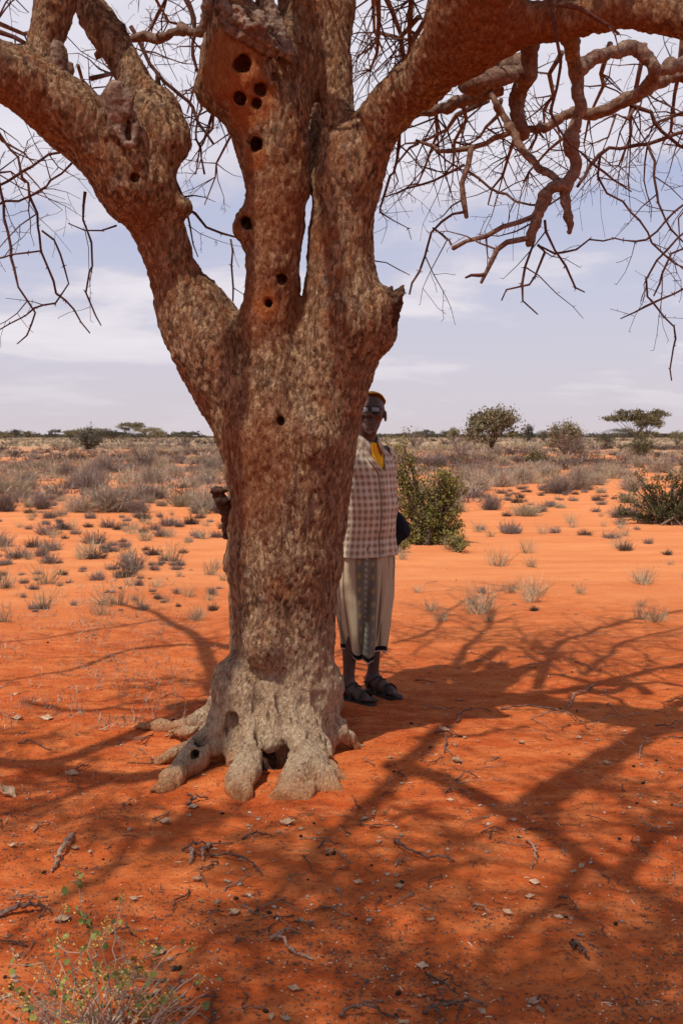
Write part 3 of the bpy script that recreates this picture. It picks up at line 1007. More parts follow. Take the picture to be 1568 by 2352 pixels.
# right-hand side, inner to outer
BR = [
    # thick hanging limb and its lower pieces
    ([(1300, 70, 4.05, 18), (1312, 110, 4.15, 17), (1321, 175, 4.2, 18), (1329, 250, 4.2, 17), (1319, 325, 4.2, 16), (1314, 390, 4.2, 16),
      (1296, 435, 4.2, 15), (1299, 475, 4.2, 11), (1302, 515, 4.2, 9), (1304, 535, 4.2, 5)], 2, dict(label='thick grey limb hanging down with a dark broken end')),
    ([(1296, 420, 4.2, 14), (1258, 432, 4.2, 15), (1236, 488, 4.2, 13), (1222, 530, 4.2, 13), (1216, 562, 4.2, 9)], 4, {}),
    ([(1130, 215, 4.5, 9), (1140, 245, 4.45, 9), (1169, 300, 4.4, 9), (1199, 345, 4.35, 10), (1229, 380, 4.3, 10), (1262, 412, 4.22, 11), (1290, 425, 4.2, 10)], 3, {}),
    ([(1222, 498, 4.2, 7), (1192, 507, 4.2, 7), (1164, 520, 4.2, 7), (1124, 540, 4.2, 7), (1069, 560, 4.2, 7), (1039, 571, 4.2, 7)], 4, {}),
    ([(1215, 546, 4.2, 8), (1170, 556, 4.2, 7), (1136, 560, 4.2, 8), (1130, 598, 4.2, 8), (1115, 630, 4.2, 7), (1104, 650, 4.2, 4)], 2, {}),
    ([(1112, 630, 4.2, 6), (1095, 632, 4.2, 6), (1080, 634, 4.2, 5), (1068, 638, 4.2, 3)], 0, {}),
    ([(954, 322, 4.7, 4), (985, 338, 4.7, 5), (1024, 352, 4.65, 6), (1084, 338, 4.6, 8), (1130, 322, 4.6, 8), (1170, 305, 4.55, 8)], 5, {}),
    ([(1082, 340, 4.6, 9), (1070, 378, 4.6, 8), (1061, 425, 4.6, 8), (1066, 465, 4.6, 8), (1071, 500, 4.6, 6)], 4, {}),
    # twisted branch at upper right
    ([(1322, 165, 4.2, 16), (1345, 150, 4.25, 17), (1384, 128, 4.3, 18), (1425, 112, 4.35, 18), (1462, 115, 4.4, 18), (1490, 138, 4.4, 17), (1499, 165, 4.4, 16),
      (1469, 205, 4.5, 17), (1424, 232, 4.55, 17), (1374, 250, 4.6, 15), (1320, 258, 4.7, 12), (1284, 272, 4.7, 11), (1240, 300, 4.7, 11), (1210, 306, 4.7, 9)], 3,
     dict(label='twisted grey branch looping below the right limb')),
    ([(1640, 120, 4.6, 16), (1568, 146, 4.6, 14), (1532, 152, 4.5, 13), (1500, 172, 4.42, 13)], 3, {}),
    ([(1650, 190, 4.8, 14), (1568, 172, 4.8, 13), (1530, 178, 4.8, 13), (1504, 195, 4.75, 14), (1470, 215, 4.7, 14), (1434, 228, 4.6, 12)], 3, {}),
    ([(1225, 60, 4.35, 24), (1216, 115, 4.5, 22), (1203, 170, 4.6, 20), (1195, 220, 4.7, 18), (1194, 270, 4.7, 18), (1206, 312, 4.7, 18)], 3,
     dict(label='dark vertical branch in the shade of the right limb')),
    ([(1060, 195, 4.6, 10), (1090, 192, 4.5, 20), (1130, 182, 4.5, 25), (1165, 178, 4.52, 23), (1200, 160, 4.6, 18)], 3, dict(label='rough knotted branch behind the fork')),
    ([(960, 262, 4.9, 6), (1014, 255, 4.85, 12), (1045, 238, 4.8, 13), (1075, 222, 4.75, 13), (1110, 218, 4.7, 14), (1150, 205, 4.65, 12)], 6, {}),
    ([(1140, 35, 4.6, 26), (1120, 100, 4.6, 22), (1165, 150, 4.6, 20), (1205, 140, 4.6, 20)], 2, {}),
    # thin pale hanging strand in front
    ([(1262, -30, 3.75, 4), (1268, 20, 3.75, 5), (1275, 65, 3.78, 5), (1287, 125, 3.8, 5), (1283, 180, 3.85, 4), (1268, 230, 3.9, 4), (1259, 265, 3.9, 4), (1284, 305, 3.95, 3),
      (1334, 355, 4, 3), (1384, 400, 4, 3), (1420, 425, 4, 2.5), (1449, 440, 4, 2)], 2, {}),
    ([(1280, 10, 3.7, 6), (1340, 25, 3.7, 6), (1380, 45, 3.7, 6), (1420, 78, 3.75, 4)], 1, {}),
    ([(1640, 280, 4.5, 6), (1568, 300, 4.5, 5), (1479, 330, 4.5, 5), (1399, 347, 4.5, 5), (1359, 375, 4.5, 5), (1326, 428, 4.3, 4)], 6, {}),
    ([(1424, 232, 4.6, 5), (1450, 250, 4.6, 6), (1489, 247, 4.6, 6), (1500, 275, 4.6, 6), (1515, 300, 4.6, 5), (1545, 325, 4.6, 5), (1620, 360, 4.6, 4)], 5, {}),
    ([(1484, 330, 4.5, 3.5), (1500, 370, 4.5, 3.5), (1504, 400, 4.5, 3.5), (1510, 440, 4.5, 3.5), (1514, 475, 4.5, 3), (1539, 530, 4.5, 3), (1570, 558, 4.5, 2.5)], 5, {}),
    ([(1378, 355, 4.4, 3.5), (1374, 420, 4.4, 3), (1400, 445, 4.4, 3), (1429, 465, 4.4, 3), (1464, 500, 4.4, 3), (1489, 550, 4.4, 3), (1524, 585, 4.4, 3), (1575, 617, 4.4, 2.5)], 6, {}),
    ([(1640, 440, 4.4, 4), (1568, 465, 4.4, 3), (1519, 515, 4.4, 3), (1489, 551, 4.4, 3), (1440, 552, 4.4, 2), (1359, 553, 4.3, 2.5), (1314, 580, 4.3, 3), (1290, 584, 4.3, 3),
      (1260, 575, 4.25, 3), (1234, 563, 4.2, 3)], 3, {}),
    ([(1640, 640, 4.4, 4), (1568, 660, 4.4, 3), (1494, 690, 4.4, 3), (1460, 712, 4.4, 2.5), (1424, 732, 4.4, 1.5)], 3, {}),
    ([(1600, 470, 4.4, 3), (1580, 520, 4.4, 3), (1519, 585, 4.4, 3), (1482, 640, 4.4, 3), (1494, 690, 4.4, 3), (1524, 732, 4.4, 3), (1552, 765, 4.4, 3), (1546, 800, 4.4, 2.5),
      (1539, 838, 4.4, 2.5), (1541, 874, 4.4, 2)], 4, {}),
    ([(1600, 540, 4.45, 3), (1580, 560, 4.45, 3), (1530, 590, 4.45, 3), (1520, 640, 4.45, 3), (1500, 680, 4.45, 2)], 3, {}),
    ([(1224, 560, 4.2, 4), (1208, 600, 4.2, 3.5), (1199, 650, 4.2, 3.5), (1194, 682, 4.2, 3), (1214, 695, 4.2, 2.5), (1234, 722, 4.2, 2)], 2, {}),
    ([(1234, 562, 4.2, 4), (1249, 575, 4.2, 3.5), (1238, 610, 4.2, 3), (1219, 645, 4.2, 3), (1190, 655, 4.2, 3), (1160, 663, 4.2, 2.5), (1151, 690, 4.2, 2)], 2, {}),
    ([(1250, 505, 4.2, 4), (1262, 545, 4.2, 3.5), (1284, 585, 4.2, 3), (1304, 625, 4.2, 3), (1322, 668, 4.2, 2.5), (1342, 671, 4.2, 1.5)], 2, {}),
    ([(1071, 486, 4.6, 5), (1045, 490, 4.6, 3.5), (1019, 500, 4.6, 3.5), (994, 525, 4.6, 3.5), (979, 585, 4.6, 3), (960, 630, 4.55, 3), (940, 676, 4.5, 2.5)], 1, {}),
    ([(994, 524, 4.6, 3), (1016, 540, 4.5, 3), (1036, 562, 4.3, 3)], 3, {}),
    ([(890, 300, 4.4, 5), (920, 315, 4.6, 5), (905, 400, 4.7, 4), (880, 450, 4.75, 3), (866, 485, 4.8, 2.5), (900, 500, 4.8, 2), (930, 520, 4.8, 1.5), (944, 550, 4.8, 1)], 5, {}),
    ([(1069, 390, 4.6, 4), (1110, 420, 4.6, 3.5), (1154, 450, 4.55, 3.5), (1219, 476, 4.4, 3), (1240, 470, 4.3, 3)], 4, {}),
    ([(1066, 378, 4.6, 4), (1010, 405, 4.65, 3.5), (949, 430, 4.7, 3), (884, 452, 4.75, 2)], 4, {}),
    ([(850, 598, 4.55, 2), (880, 606, 4.55, 1.6), (910, 612, 4.55, 1.4), (941, 632, 4.55, 1)], 0, {}),
    # left-hand side
    ([(288, 100, 4.9, 8), (330, 82, 4.9, 11), (380, 78, 4.85, 10), (420, 70, 4.8, 10), (476, 68, 4.7, 10)], 4, dict(label='pale smooth branch crossing to the middle limb')),
    ([(220, 130, 5.0, 9), (250, 110, 4.95, 9), (290, 98, 4.9, 9)], 3, {}),
    ([(-60, 200, 4.5, 6), (0, 310, 4.5, 4), (45, 370, 4.5, 4), (65, 435, 4.5, 4), (90, 510, 4.5, 3.5), (97, 575, 4.5, 3.5), (120, 630, 4.5, 3), (132, 680, 4.5, 3),
      (170, 715, 4.5, 3), (207, 765, 4.5, 2)], 3, dict(label='long thin drooping branch on the far left')),
    ([(-20, 340, 4.6, 4), (0, 410, 4.6, 4), (10, 495, 4.6, 4), (30, 615, 4.6, 4), (47, 675, 4.6, 3), (77, 715, 4.6, 3), (72, 760, 4.6, 2.5), (40, 790, 4.6, 1.5)], 3, {}),
    ([(97, 530, 4.5, 3), (140, 575, 4.5, 3), (160, 640, 4.5, 2.5), (135, 690, 4.5, 2.5), (80, 712, 4.55, 2.5), (30, 740, 4.55, 2), (-5, 760, 4.55, 2)], 2, {}),
    ([(196, 440, 4.5, 4), (187, 495, 4.5, 3), (207, 555, 4.5, 3), (212, 610, 4.5, 3), (192, 650, 4.5, 3), (210, 710, 4.5, 2.5), (233, 748, 4.5, 1.5)], 2, {}),
    ([(157, 513, 4.5, 1.5), (190, 522, 4.5, 2), (225, 528, 4.5, 2.5), (268, 518, 4.5, 3)], 2, {}),
    ([(402, 415, 4.7, 5), (425, 465, 4.7, 4.5), (450, 500, 4.7, 3.5), (500, 535, 4.7, 3), (535, 550, 4.7, 3), (570, 557, 4.7, 2.5)], 2, {}),
    ([(530, 549, 4.7, 3), (533, 590, 4.7, 2.5), (538, 640, 4.7, 2.5), (535, 692, 4.7, 2)], 1, {}),
    ([(428, 480, 4.7, 3), (440, 530, 4.7, 2), (445, 575, 4.7, 2), (455, 590, 4.7, 1.5)], 2, {}),
    ([(-40, 600, 4.6, 3), (20, 590, 4.6, 2.5), (60, 582, 4.55, 2.5), (97, 576, 4.5, 2.5)], 1, {}),
    ([(-40, 440, 4.7, 5), (0, 427, 4.7, 4), (75, 380, 4.7, 4), (130, 345, 4.75, 4), (200, 340, 4.8, 4)], 5, {}),
    ([(-40, 480, 4.8, 4), (30, 462, 4.8, 3.5), (85, 445, 4.8, 3.5), (135, 400, 4.8, 3), (170, 370, 4.8, 3)], 5, {}),
    ([(-40, 60, 5.2, 8), (40, 90, 5.2, 6), (120, 120, 5.1, 5), (200, 210, 5.0, 5), (235, 290, 4.9, 5)], 7, {}),
    ([(300, 60, 5.1, 6), (330, 110, 5.1, 5), (375, 190, 5.1, 5), (430, 230, 5.1, 5), (460, 290, 5.1, 4), (490, 330, 5.1, 3)], 8, {}),
    ([(420, -30, 5.3, 8), (450, 60, 5.3, 6), (440, 130, 5.3, 5), (470, 200, 5.3, 4), (450, 300, 5.2, 3), (470, 400, 5.2, 3)], 8, {}),
]


def build_branches():
    for i, (pts, tw, kw) in enumerate(BR):
        traced(pts, seed=100 + i, twig=tw, **kw)
    # the rest of the crown: limbs fanning out behind, above and over the clearing, with their twigs
    out, limbs = [], []
    rng = np.random.default_rng(99)

    def fan(a, b, r0, r1, n_tw, tl, depth=2, droop=0.05, mid=None, sag=0.0):
        a, b = np.array(a), np.array(b)
        L = np.linalg.norm(b - a)
        n = max(5, int(L / 0.22))
        t = np.linspace(0, 1, n)[:, None]
        c = a + (b - a) * t + np.array([0, 0, 1]) * np.sin(t * math.pi) * sag
        for q in range(3):
            c[1:-1, q] += 0.075 * vnoise(c[1:-1] * 2.3 + q * 11 + r0 * 100, 300 + q) * min(1, L) + 0.02 * rng.normal(0, 1, n - 2)
        r = np.linspace(r0, r1, n)
        limbs.append((c, r))
        for _ in range(n_tw):
            i = rng.integers(1, n)
            kv = rng.normal(0, 1, 3)
            tt = unit(b - a)
            kv -= tt * (kv @ tt)
            grow(out, c[i], unit(kv) + tt * 0.7, tl * rng.uniform(0.45, 1.2), min(0.006, r[i] * 0.7), depth, rng, droop, 0.38, 0.09, 0.6, 0.35)

    # seen against the sky (px targets)
    seen = [
        ((880, -90, 4.9), (850, 160, 5.6), 12, .018, .5), ((940, -90, 4.9), (930, 170, 5.7), 13, .018, .5), ((860, -60, 5.2), (960, 210, 6.0), 13, .016, .5),
        ((1000, -40, 5.0), (905, 190, 5.4), 12, .018, .5), ((830, -90, 5.4), (880, 120, 6.4), 12, .016, .5), ((960, 40, 5.2), (820, 130, 6.0), 12, .014, .4),
        ((1000, 200, 4.9), (960, 420, 5.4), 10, .012, .4), ((1060, 230, 4.9), (1020, 400, 5.6), 10, .012, .4), ((1120, 230, 5.0), (930, 330, 5.8), 12, .014, .4),
        ((1150, 230, 5.0), (1080, 330, 6.0), 10, .012, .4), ((1290, 120, 5.0), (1250, 300, 5.6), 9, .014, .35), ((1400, 100, 5.0), (1340, 330, 5.8), 10, .014, .4),
        ((1480, 100, 5.0), (1420, 380, 5.6), 10, .014, .4), ((1568, 80, 5.0), (1520, 330, 5.8), 10, .014, .4), ((1620, 200, 5.0), (1480, 300, 5.8), 9, .014, .4),
        ((1330, 300, 4.8), (1200, 420, 5.4), 9, .010, .35), ((1180, 320, 4.9), (1120, 470, 5.2), 7, .010, .3), ((1620, 330, 5.0), (1560, 560, 5.2), 6, .008, .35),
        ((1460, 240, 5.0), (1360, 330, 5.0), 9, .010, .35), ((1240, 280, 4.8), (1180, 360, 5.0), 8, .010, .3),
        ((-60, 60, 5.4), (150, 80, 6.0), 9, .016, .45), ((-60, 150, 5.4), (60, 100, 5.8), 7, .014, .4), ((210, 180, 5.0), (330, 160, 6.0), 9, .012, .4),
        ((240, -60, 5.2), (420, 60, 6.0), 10, .014, .45), ((400, -60, 5.6), (330, 120, 6.2), 9, .012, .45), ((180, 150, 5.2), (220, 280, 5.6), 7, .010, .35),
        ((480, 80, 5.0), (430, 260, 5.6), 9, .012, .4), ((500, 200, 5.0), (450, 400, 5.5), 9, .010, .4), ((540, 240, 5.0), (470, 470, 5.6), 7, .008, .35),
        ((-60, 340, 4.8), (60, 420, 5.2), 6, .009, .4), ((-40, 260, 5.0), (80, 380, 5.5), 6, .009, .35), ((735, 330, 5.2), (716, 420, 5.4), 5, .007, .25),
        ((520, 60, 5.2), (620, -20, 6.0), 6, .012, .4), ((300, 140, 5.2), (390, 330, 5.6), 8, .010, .35),
        ((900, 300, 4.9), (890, 400, 5.2), 5, .007, .3), ((960, 330, 5.0), (900, 440, 5.3), 5, .007, .3),
    ]
    for (a, b, nt, r, tl) in seen:
        fan(P(*a), P(*b), r, r * 0.35, nt, tl, 2, 0.04)
    # overhead: the shade on the sand is cast by these
    TOPR = P(1150, -200, 3.75)
    TOPM = P(700, -140, 4.65)
    TOPV = P(780, -120, 4.66)
    TOPL = P(-180, 60, 4.1)
    TOPF = P(1850, 20, 3.7)
    over = [
        # (shadow pixel list with heights), radius
        ([(900, 1765, 4.1), (1020, 1790, 4.0), (1180, 1870, 3.9), (1330, 1960, 3.9), (1568, 2090, 3.9), (1750, 2200, 4.0)], .13, .07, 10, .7),
        ([(1330, 1960, 3.9), (1280, 2060, 4.0), (1150, 2180, 4.1), (1040, 2330, 4.2), (950, 2450, 4.3)], .07, .035, 14, .8),
        ([(1250, 1920, 3.9), (1290, 1800, 4.0), (1400, 1720, 4.1), (1568, 1680, 4.2), (1700, 1640, 4.2)], .05, .03, 10, .6),
        ([(1420, 2010, 3.9), (1490, 1930, 4.0), (1568, 1880, 4.2), (1700, 1800, 4.3)], .055, .03, 10, .6),
        ([(1050, 1600, 3.5), (1230, 1590, 3.6), (1420, 1560, 3.8), (1568, 1530, 4.0), (1750, 1500, 4.2)], .06, .05, 12, .6),
        ([(1000, 1600, 3.5), (1060, 1510, 3.8), (1110, 1450, 4.0), (1130, 1400, 4.2)], .05, .03, 16, .8),
        ([(1230, 1580, 3.6), (1290, 1480, 3.9), (1400, 1440, 4.1), (1568, 1400, 4.3)], .05, .03, 16, .8),
        ([(1340, 1550, 3.8), (1440, 1480, 4.0), (1568, 1440, 4.3)], .04, .02, 14, .8),
        ([(440, 1785, 4.4), (400, 1780, 4.4), (240, 1780, 4.2), (80, 1760, 4.1), (-150, 1740, 4.0)], .11, .09, 8, .5),
        ([(250, 1785, 4.2), (130, 1830, 4.2), (0, 1870, 4.3), (-150, 1930, 4.4)], .04, .03, 5, .5),
        ([(500, 1600, 3.8), (490, 1550, 3.8), (460, 1470, 3.7), (400, 1435, 3.7), (330, 1400, 3.8), (240, 1380, 4.0)], .09, .03, 10, .6),
        ([(370, 1425, 3.7), (250, 1445, 3.9), (100, 1470, 4.0), (-80, 1480, 4.0)], .03, .02, 6, .5),
        ([(470, 1480, 3.7), (300, 1490, 3.9), (150, 1540, 4.0), (-60, 1580, 4.1)], .035, .02, 8, .6),
        ([(440, 1890, 4.5), (330, 1920, 4.5), (220, 2010, 4.5), (60, 2110, 4.5), (-100, 2250, 4.5)], .06, .03, 12, .8),
        ([(480, 1860, 4.5), (420, 1900, 4.5), (360, 1960, 4.5)], .12, .05, 6, .5),
        ([(780, 1900, 4.5), (700, 1980, 4.5), (620, 2080, 4.5), (460, 2200, 4.5), (330, 2380, 4.5)], .07, .04, 16, .8),
        ([(700, 1980, 4.5), (820, 2080, 4.5), (900, 2200, 4.5), (880, 2380, 4.6)], .06, .04, 16, .8),
        ([(820, 2080, 4.5), (960, 2010, 4.4), (1120, 1980, 4.3)], .05, .03, 14, .7),
        ([(1568, 2090, 3.9), (1500, 2200, 4.0), (1420, 2380, 4.2)], .05, .03, 12, .7),
        ([(1280, 2060, 4.0), (1380, 2150, 4.1), (1460, 2280, 4.2), (1650, 2400, 4.2)], .05, .03, 12, .7),
        ([(560, 2120, 4.5), (600, 2250, 4.5), (700, 2400, 4.5)], .04, .03, 12, .7),
        ([(950, 1700, 3.8), (1080, 1690, 3.9), (1200, 1660, 4.0)], .03, .02, 10, .6),
        ([(900, 1480, 3.8), (1000, 1440, 4.0), (1060, 1380, 4.2), (1200, 1350, 4.4)], .03, .02, 14, .8),
        ([(60, 1620, 4.0), (200, 1640, 4.1), (340, 1610, 4.2)], .035, .02, 12, .7),
    ]
    for pts, r0, r1, nt, tl in over:
        nt = nt * 1.5
        r0, r1 = r0 * .8, r1 * .7
        if pts[-1][1] > 1980:
            r0, r1 = r0 * .62, r1 * .6
        c = np.array([SH(*q) for q in pts])
        c[:, 2] = np.maximum(c[:, 2], 1.5 + 0.46 * c[:, 1] + 0.10)
        # keep the shadow where it is after raising
        for i, q in enumerate(pts):
            g0 = G0(q[0], q[1])
            c[i, 0] = g0[0] - SUN_OFF[0] * c[i, 2]
            c[i, 1] = g0[1] - SUN_OFF[1] * c[i, 2]
        cc = catmull(c, 5)
        for q in range(3):
            cc[1:-1, q] += 0.03 * vnoise(cc[1:-1] * 4 + q * 9, 400 + q)
        rr = np.linspace(r0, r1, len(cc))
        limbs.append((cc, rr))
        L = np.linalg.norm(np.diff(cc, axis=0), axis=1).sum()
        for _ in range(int(nt * L * 0.8)):
            i = rng.integers(1, len(cc) - 1)
            tt = unit(cc[i + 1] - cc[i - 1])
            kv = rng.normal(0, 1, 3)
            kv[2] = abs(kv[2]) * 0.6
            kv -= tt * (kv @ tt)
            grow(out, cc[i], unit(kv) + tt * 0.6 + np.array([0, 0, .15]), tl * rng.uniform(0.5, 1.3), 0.010, 2, rng, -0.01, 0.4, 0.11, 0.65, 0.0)
    for k_ in range(330):
        px_, py_ = rng.uniform(-150, 1750), rng.uniform(1560, 2550)
        if vnoise(np.array([[px_ * .0045, py_ * .0045, 2]]), 450)[0] < .0:
            continue
        if px_ < 520 and py_ > 1990:
            continue
        hh_ = rng.uniform(3.9, 4.7)
        c0 = SH(px_, py_, hh_)
        g0_ = G0(px_, py_)
        if -1.1 < g0_[0] < 1.0 and 3.95 < g0_[1] < 5.9:
            continue
        if c0[2] < 1.5 + .46 * c0[1] + .25:
            c0 = SH(px_, py_, 1.5 + .46 * (c0[1] + .3) + .35)
        for m_ in range(8):
            grow(out, c0 + rng.normal(0, .07, 3) * np.array([1, 1, .4]), unit(rng.normal(0, 1, 3) * np.array([1, 1, .35])), rng.uniform(.15, .34), .012, 2, rng, 0, .4, .07, .7, 0)
    # joining limbs so that the overhead branches hang together
    for a, b, r0, r1 in [(P(1200, -420, 3.6), SH(1180, 1870, 4.4), .08, .09), (TOPM, SH(430, 1785, 4.9), .05, .07), (TOPL, SH(80, 1760, 4.4), .07, .07),
                         (TOPV, SH(880, 1610, 4.3), .06, .06), (P(170, -200, 4.4), SH(460, 1470, 4.6), .06, .05), (TOPM, SH(800, 1900, 4.9), .045, .05)]:
        limbs.append((np.array([a + (b - a) * t + np.array([0, 0, .12 * math.sin(t * math.pi)]) for t in np.linspace(0, 1, 7)]), np.linspace(r0, r1, 7)))
    V, F = tubes(limbs, 8, 0.10, rng)
    o = mesh_obj('crown', V, F, M_LIMB, TREE)
    o['kind'] = 'stuff'
    tag(o, 'bare grey branches fanning out overhead')
    V, F = tubes(out, 3, caps=False)
    print('crown twigs', len(out), 'verts', len(V))
    o2 = mesh_obj('twigs', V, F, M_TWIG, o)
    o2['kind'] = 'stuff'


build_branches()
# ------------------------------------------------------------------ the man behind the tree
def skin_material():
    m, g = new_mat('dark_skin')
    tc = g.n('ShaderNodeTexCoord').outputs['Object']
    n = g.noise(tc, 40, 5, 0.6)
    n2 = g.noise(tc, 9, 3, 0.6)
    col = g.ramp(n, [(0.3, (0.045, 0.021, 0.014)), (0.7, (0.095, 0.047, 0.032))])
    col = g.mix(g.maprange(n2, 0.45, 0.65, 0, 0.4), col, (0.15, 0.075, 0.055))
    wr = g.noise(g.mapping(tc, (1, 1, 3.0)), 60, 4, 0.7)
    finish(g, col, 0.58, g.math('ADD', n, wr), 0.5, 0.003, 0.35)
    return m


def plaid_material():
    m, g = new_mat('plaid_cotton')
    uv = g.n('ShaderNodeTexCoord').outputs['UV']
    obj = g.n('ShaderNodeTexCoord').outputs['Object']
    wob = g.n('ShaderNodeTexNoise', {'Vector': obj, 'Scale': 9.0, 'Detail': 2.0}).outputs['Color']
    uv = g.n('ShaderNodeVectorMath', {0: uv, 1: g.n('ShaderNodeVectorMath', {0: wob, 1: (0.006, 0.006, 0.0)}, operation='MULTIPLY').outputs[0]}, operation='ADD').outputs[0]
    s = g.n('ShaderNodeSeparateXYZ', {0: uv})

    def band(c, per, off, w, soft=0.06):
        t = g.math('FRACT', g.math('ADD', g.math('DIVIDE', c, per), off))
        t = g.math('ABSOLUTE', g.math('SUBTRACT', t, 0.5))
        return g.maprange(t, w / 2 - soft / 2, w / 2 + soft / 2, 1.0, 0.0)
    per = 0.038
    bx, by = band(s.outputs[0], per, 0.0, 0.42, 0.25), band(s.outputs[1], per, 0.2, 0.42, 0.25)
    wx, wy = band(s.outputs[0], per, 0.5, 0.10, 0.10), band(s.outputs[1], per, 0.7, 0.10, 0.10)
    wide = band(s.outputs[1], per * 3, 0.3, 0.3, 0.1)
    dk = g.math("MULTIPLY", g.math("ADD", bx, by), 0.5)
    c = g.ramp(dk, [(0.0, (0.50, 0.44, 0.32)), (0.5, (0.37, 0.30, 0.21)), (1.0, (0.20, 0.135, 0.09))])
    c = g.mix(g.math('MULTIPLY', g.math('MAXIMUM', wx, wy), 0.65), c, (0.64, 0.57, 0.52))
    c = g.mix(g.math('MULTIPLY', wide, 0.18), c, (0.22, 0.09, 0.06))
    n = g.noise(obj, 12, 4, 0.6)
    c = g.mix(1.0, c, g.ramp(n, [(0.3, 0.9), (0.7, 1.1)]), 'MULTIPLY')
    weave = g.noise(obj, 400, 2, 0.5)
    finish(g, c, 0.95, g.math('ADD', weave, g.math('MULTIPLY', n, 3)), 0.35, 0.002, 0.1)
    return m


def sarong_material():
    m, g = new_mat('printed_sarong_cotton')
    uv = g.n('ShaderNodeTexCoord').outputs['UV']
    obj = g.n('ShaderNodeTexCoord').outputs['Object']
    s = g.n('ShaderNodeSeparateXYZ', {0: uv})
    u, v = s.outputs[0], s.outputs[1]
    cream, greyb, olive, black = (0.46, 0.365, 0.235), (0.150, 0.140, 0.105), (0.30, 0.25, 0.15), (0.012, 0.010, 0.010)
    n = g.noise(g.mapping(uv, (60, 8, 1)), 1.0, 4, 0.6)
    # broad lengthwise stripes, u in metres round the body
    t = g.math('FRACT', g.math('DIVIDE', u, 0.36))
    def box(a, b, soft=0.02):
        return g.math('MULTIPLY', g.maprange(t, a - soft, a + soft), g.maprange(t, b - soft, b + soft, 1.0, 0.0))
    c = g.mix(box(0.30, 0.66), cream, greyb)
    c = g.mix(g.math('MULTIPLY', g.math('MAXIMUM', box(0.20, 0.30, 0.03), box(0.66, 0.76, 0.03)), 0.8), c, g.mix(n, olive, (0.42, 0.37, 0.26)))
    for a_, b_ in ((0.92, 0.97), (0.83, 0.855), (0.10, 0.125), (0.02, 0.05)):
        c = g.mix(box(a_, b_, 0.008), c, (0.17, 0.13, 0.085))
    # a woven line of little medallions down the grey band
    vv = g.math('FRACT', g.math('DIVIDE', v, 0.034))
    du = g.math('MULTIPLY', g.math('SUBTRACT', t, 0.48), 0.36 / 0.034)
    dv = g.math('SUBTRACT', vv, 0.5)
    rad = g.math('SQRT', g.math('ADD', g.math('MULTIPLY', du, du), g.math('MULTIPLY', dv, dv)))
    dots = g.math('MULTIPLY', g.maprange(rad, 0.18, 0.42, 1, 0), g.maprange(g.noise(uv, 250, 2, 0.5), 0.35, 0.6))
    c = g.mix(g.math('MULTIPLY', dots, 0.75), c, (0.42, 0.40, 0.35))
    for cx in (0.37, 0.59):
        d2 = g.math('MULTIPLY', g.math('SUBTRACT', t, cx), 0.36 / 0.016)
        v3 = g.math('SUBTRACT', g.math('FRACT', g.math('DIVIDE', v, 0.075)), 0.5)
        r3 = g.math('SQRT', g.math('ADD', g.math('MULTIPLY', d2, d2), g.math('MULTIPLY', g.math('MULTIPLY', v3, v3), 9)))
        c = g.mix(g.maprange(r3, 0.4, 0.8, 0.6, 0), c, (0.40, 0.27, 0.09))
    # speckled weave and a black hem edged with white (v = height above the hem)
    c = g.mix(1.0, c, g.ramp(g.noise(uv, 180, 3, 0.7), [(0.3, 0.82), (0.7, 1.15)]), 'MULTIPLY')
    c = g.mix(g.math('MULTIPLY', g.math('GREATER_THAN', v, 0.007), g.math('LESS_THAN', v, 0.032)), c, black)
    c = g.mix(g.math('LESS_THAN', v, 0.007), c, (0.55, 0.50, 0.42))
    finish(g, c, 0.9, g.noise(obj, 60, 3, 0.6), 0.25, 0.003, 0.12)
    return m


M_SKIN = skin_material()
M_PLAID = plaid_material()
M_SARONG = sarong_material()
M_YELLOW = simple_mat('yellow_cotton', (0.72, 0.36, 0.015), (0.85, 0.47, 0.03), 25)
M_CAP = simple_mat('mustard_cap_cloth', (0.50, 0.28, 0.03), (0.68, 0.42, 0.07), 160, bump=0.8)
M_SANDAL = simple_mat('dark_sandal_leather', (0.020, 0.013, 0.011), (0.050, 0.034, 0.028), 30, 0.7)
M_BLACKCLOTH = simple_mat('black_cloth', (0.006, 0.006, 0.009), (0.016, 0.016, 0.022), 14, 0.9, 0.6, 0.01)
M_FRAME = simple_mat('black_glasses_frame', (0.006, 0.006, 0.007), (0.010, 0.010, 0.011), 20, 0.3, 0.0, spec=0.5)
M_BEARD = simple_mat('white_beard_hair', (0.30, 0.27, 0.25), (0.62, 0.58, 0.55), 200, 0.9)
M_HAIR = simple_mat('grey_stubble_hair', (0.05, 0.04, 0.04), (0.16, 0.14, 0.13), 200, 0.9)
M_BUTTON = simple_mat('shirt_button', (0.5, 0.42, 0.35), (0.6, 0.5, 0.42), 20, 0.4, 0.0)


def lens_material():
    m, g = new_mat('glasses_lens')
    b = finish(g, (0.55, 0.60, 0.68), 0.04, None, spec=0.9)  # grey-blue base colour stands in for a pale sky reflection
    b.inputs['Alpha'].default_value = 0.25
    b.inputs['Metallic'].default_value = 0.25
    return m


M_LENS = lens_material()


def rotm(z=0, x=0, y=0):
    return np.array(Euler((x, y, z), 'XYZ').to_matrix())


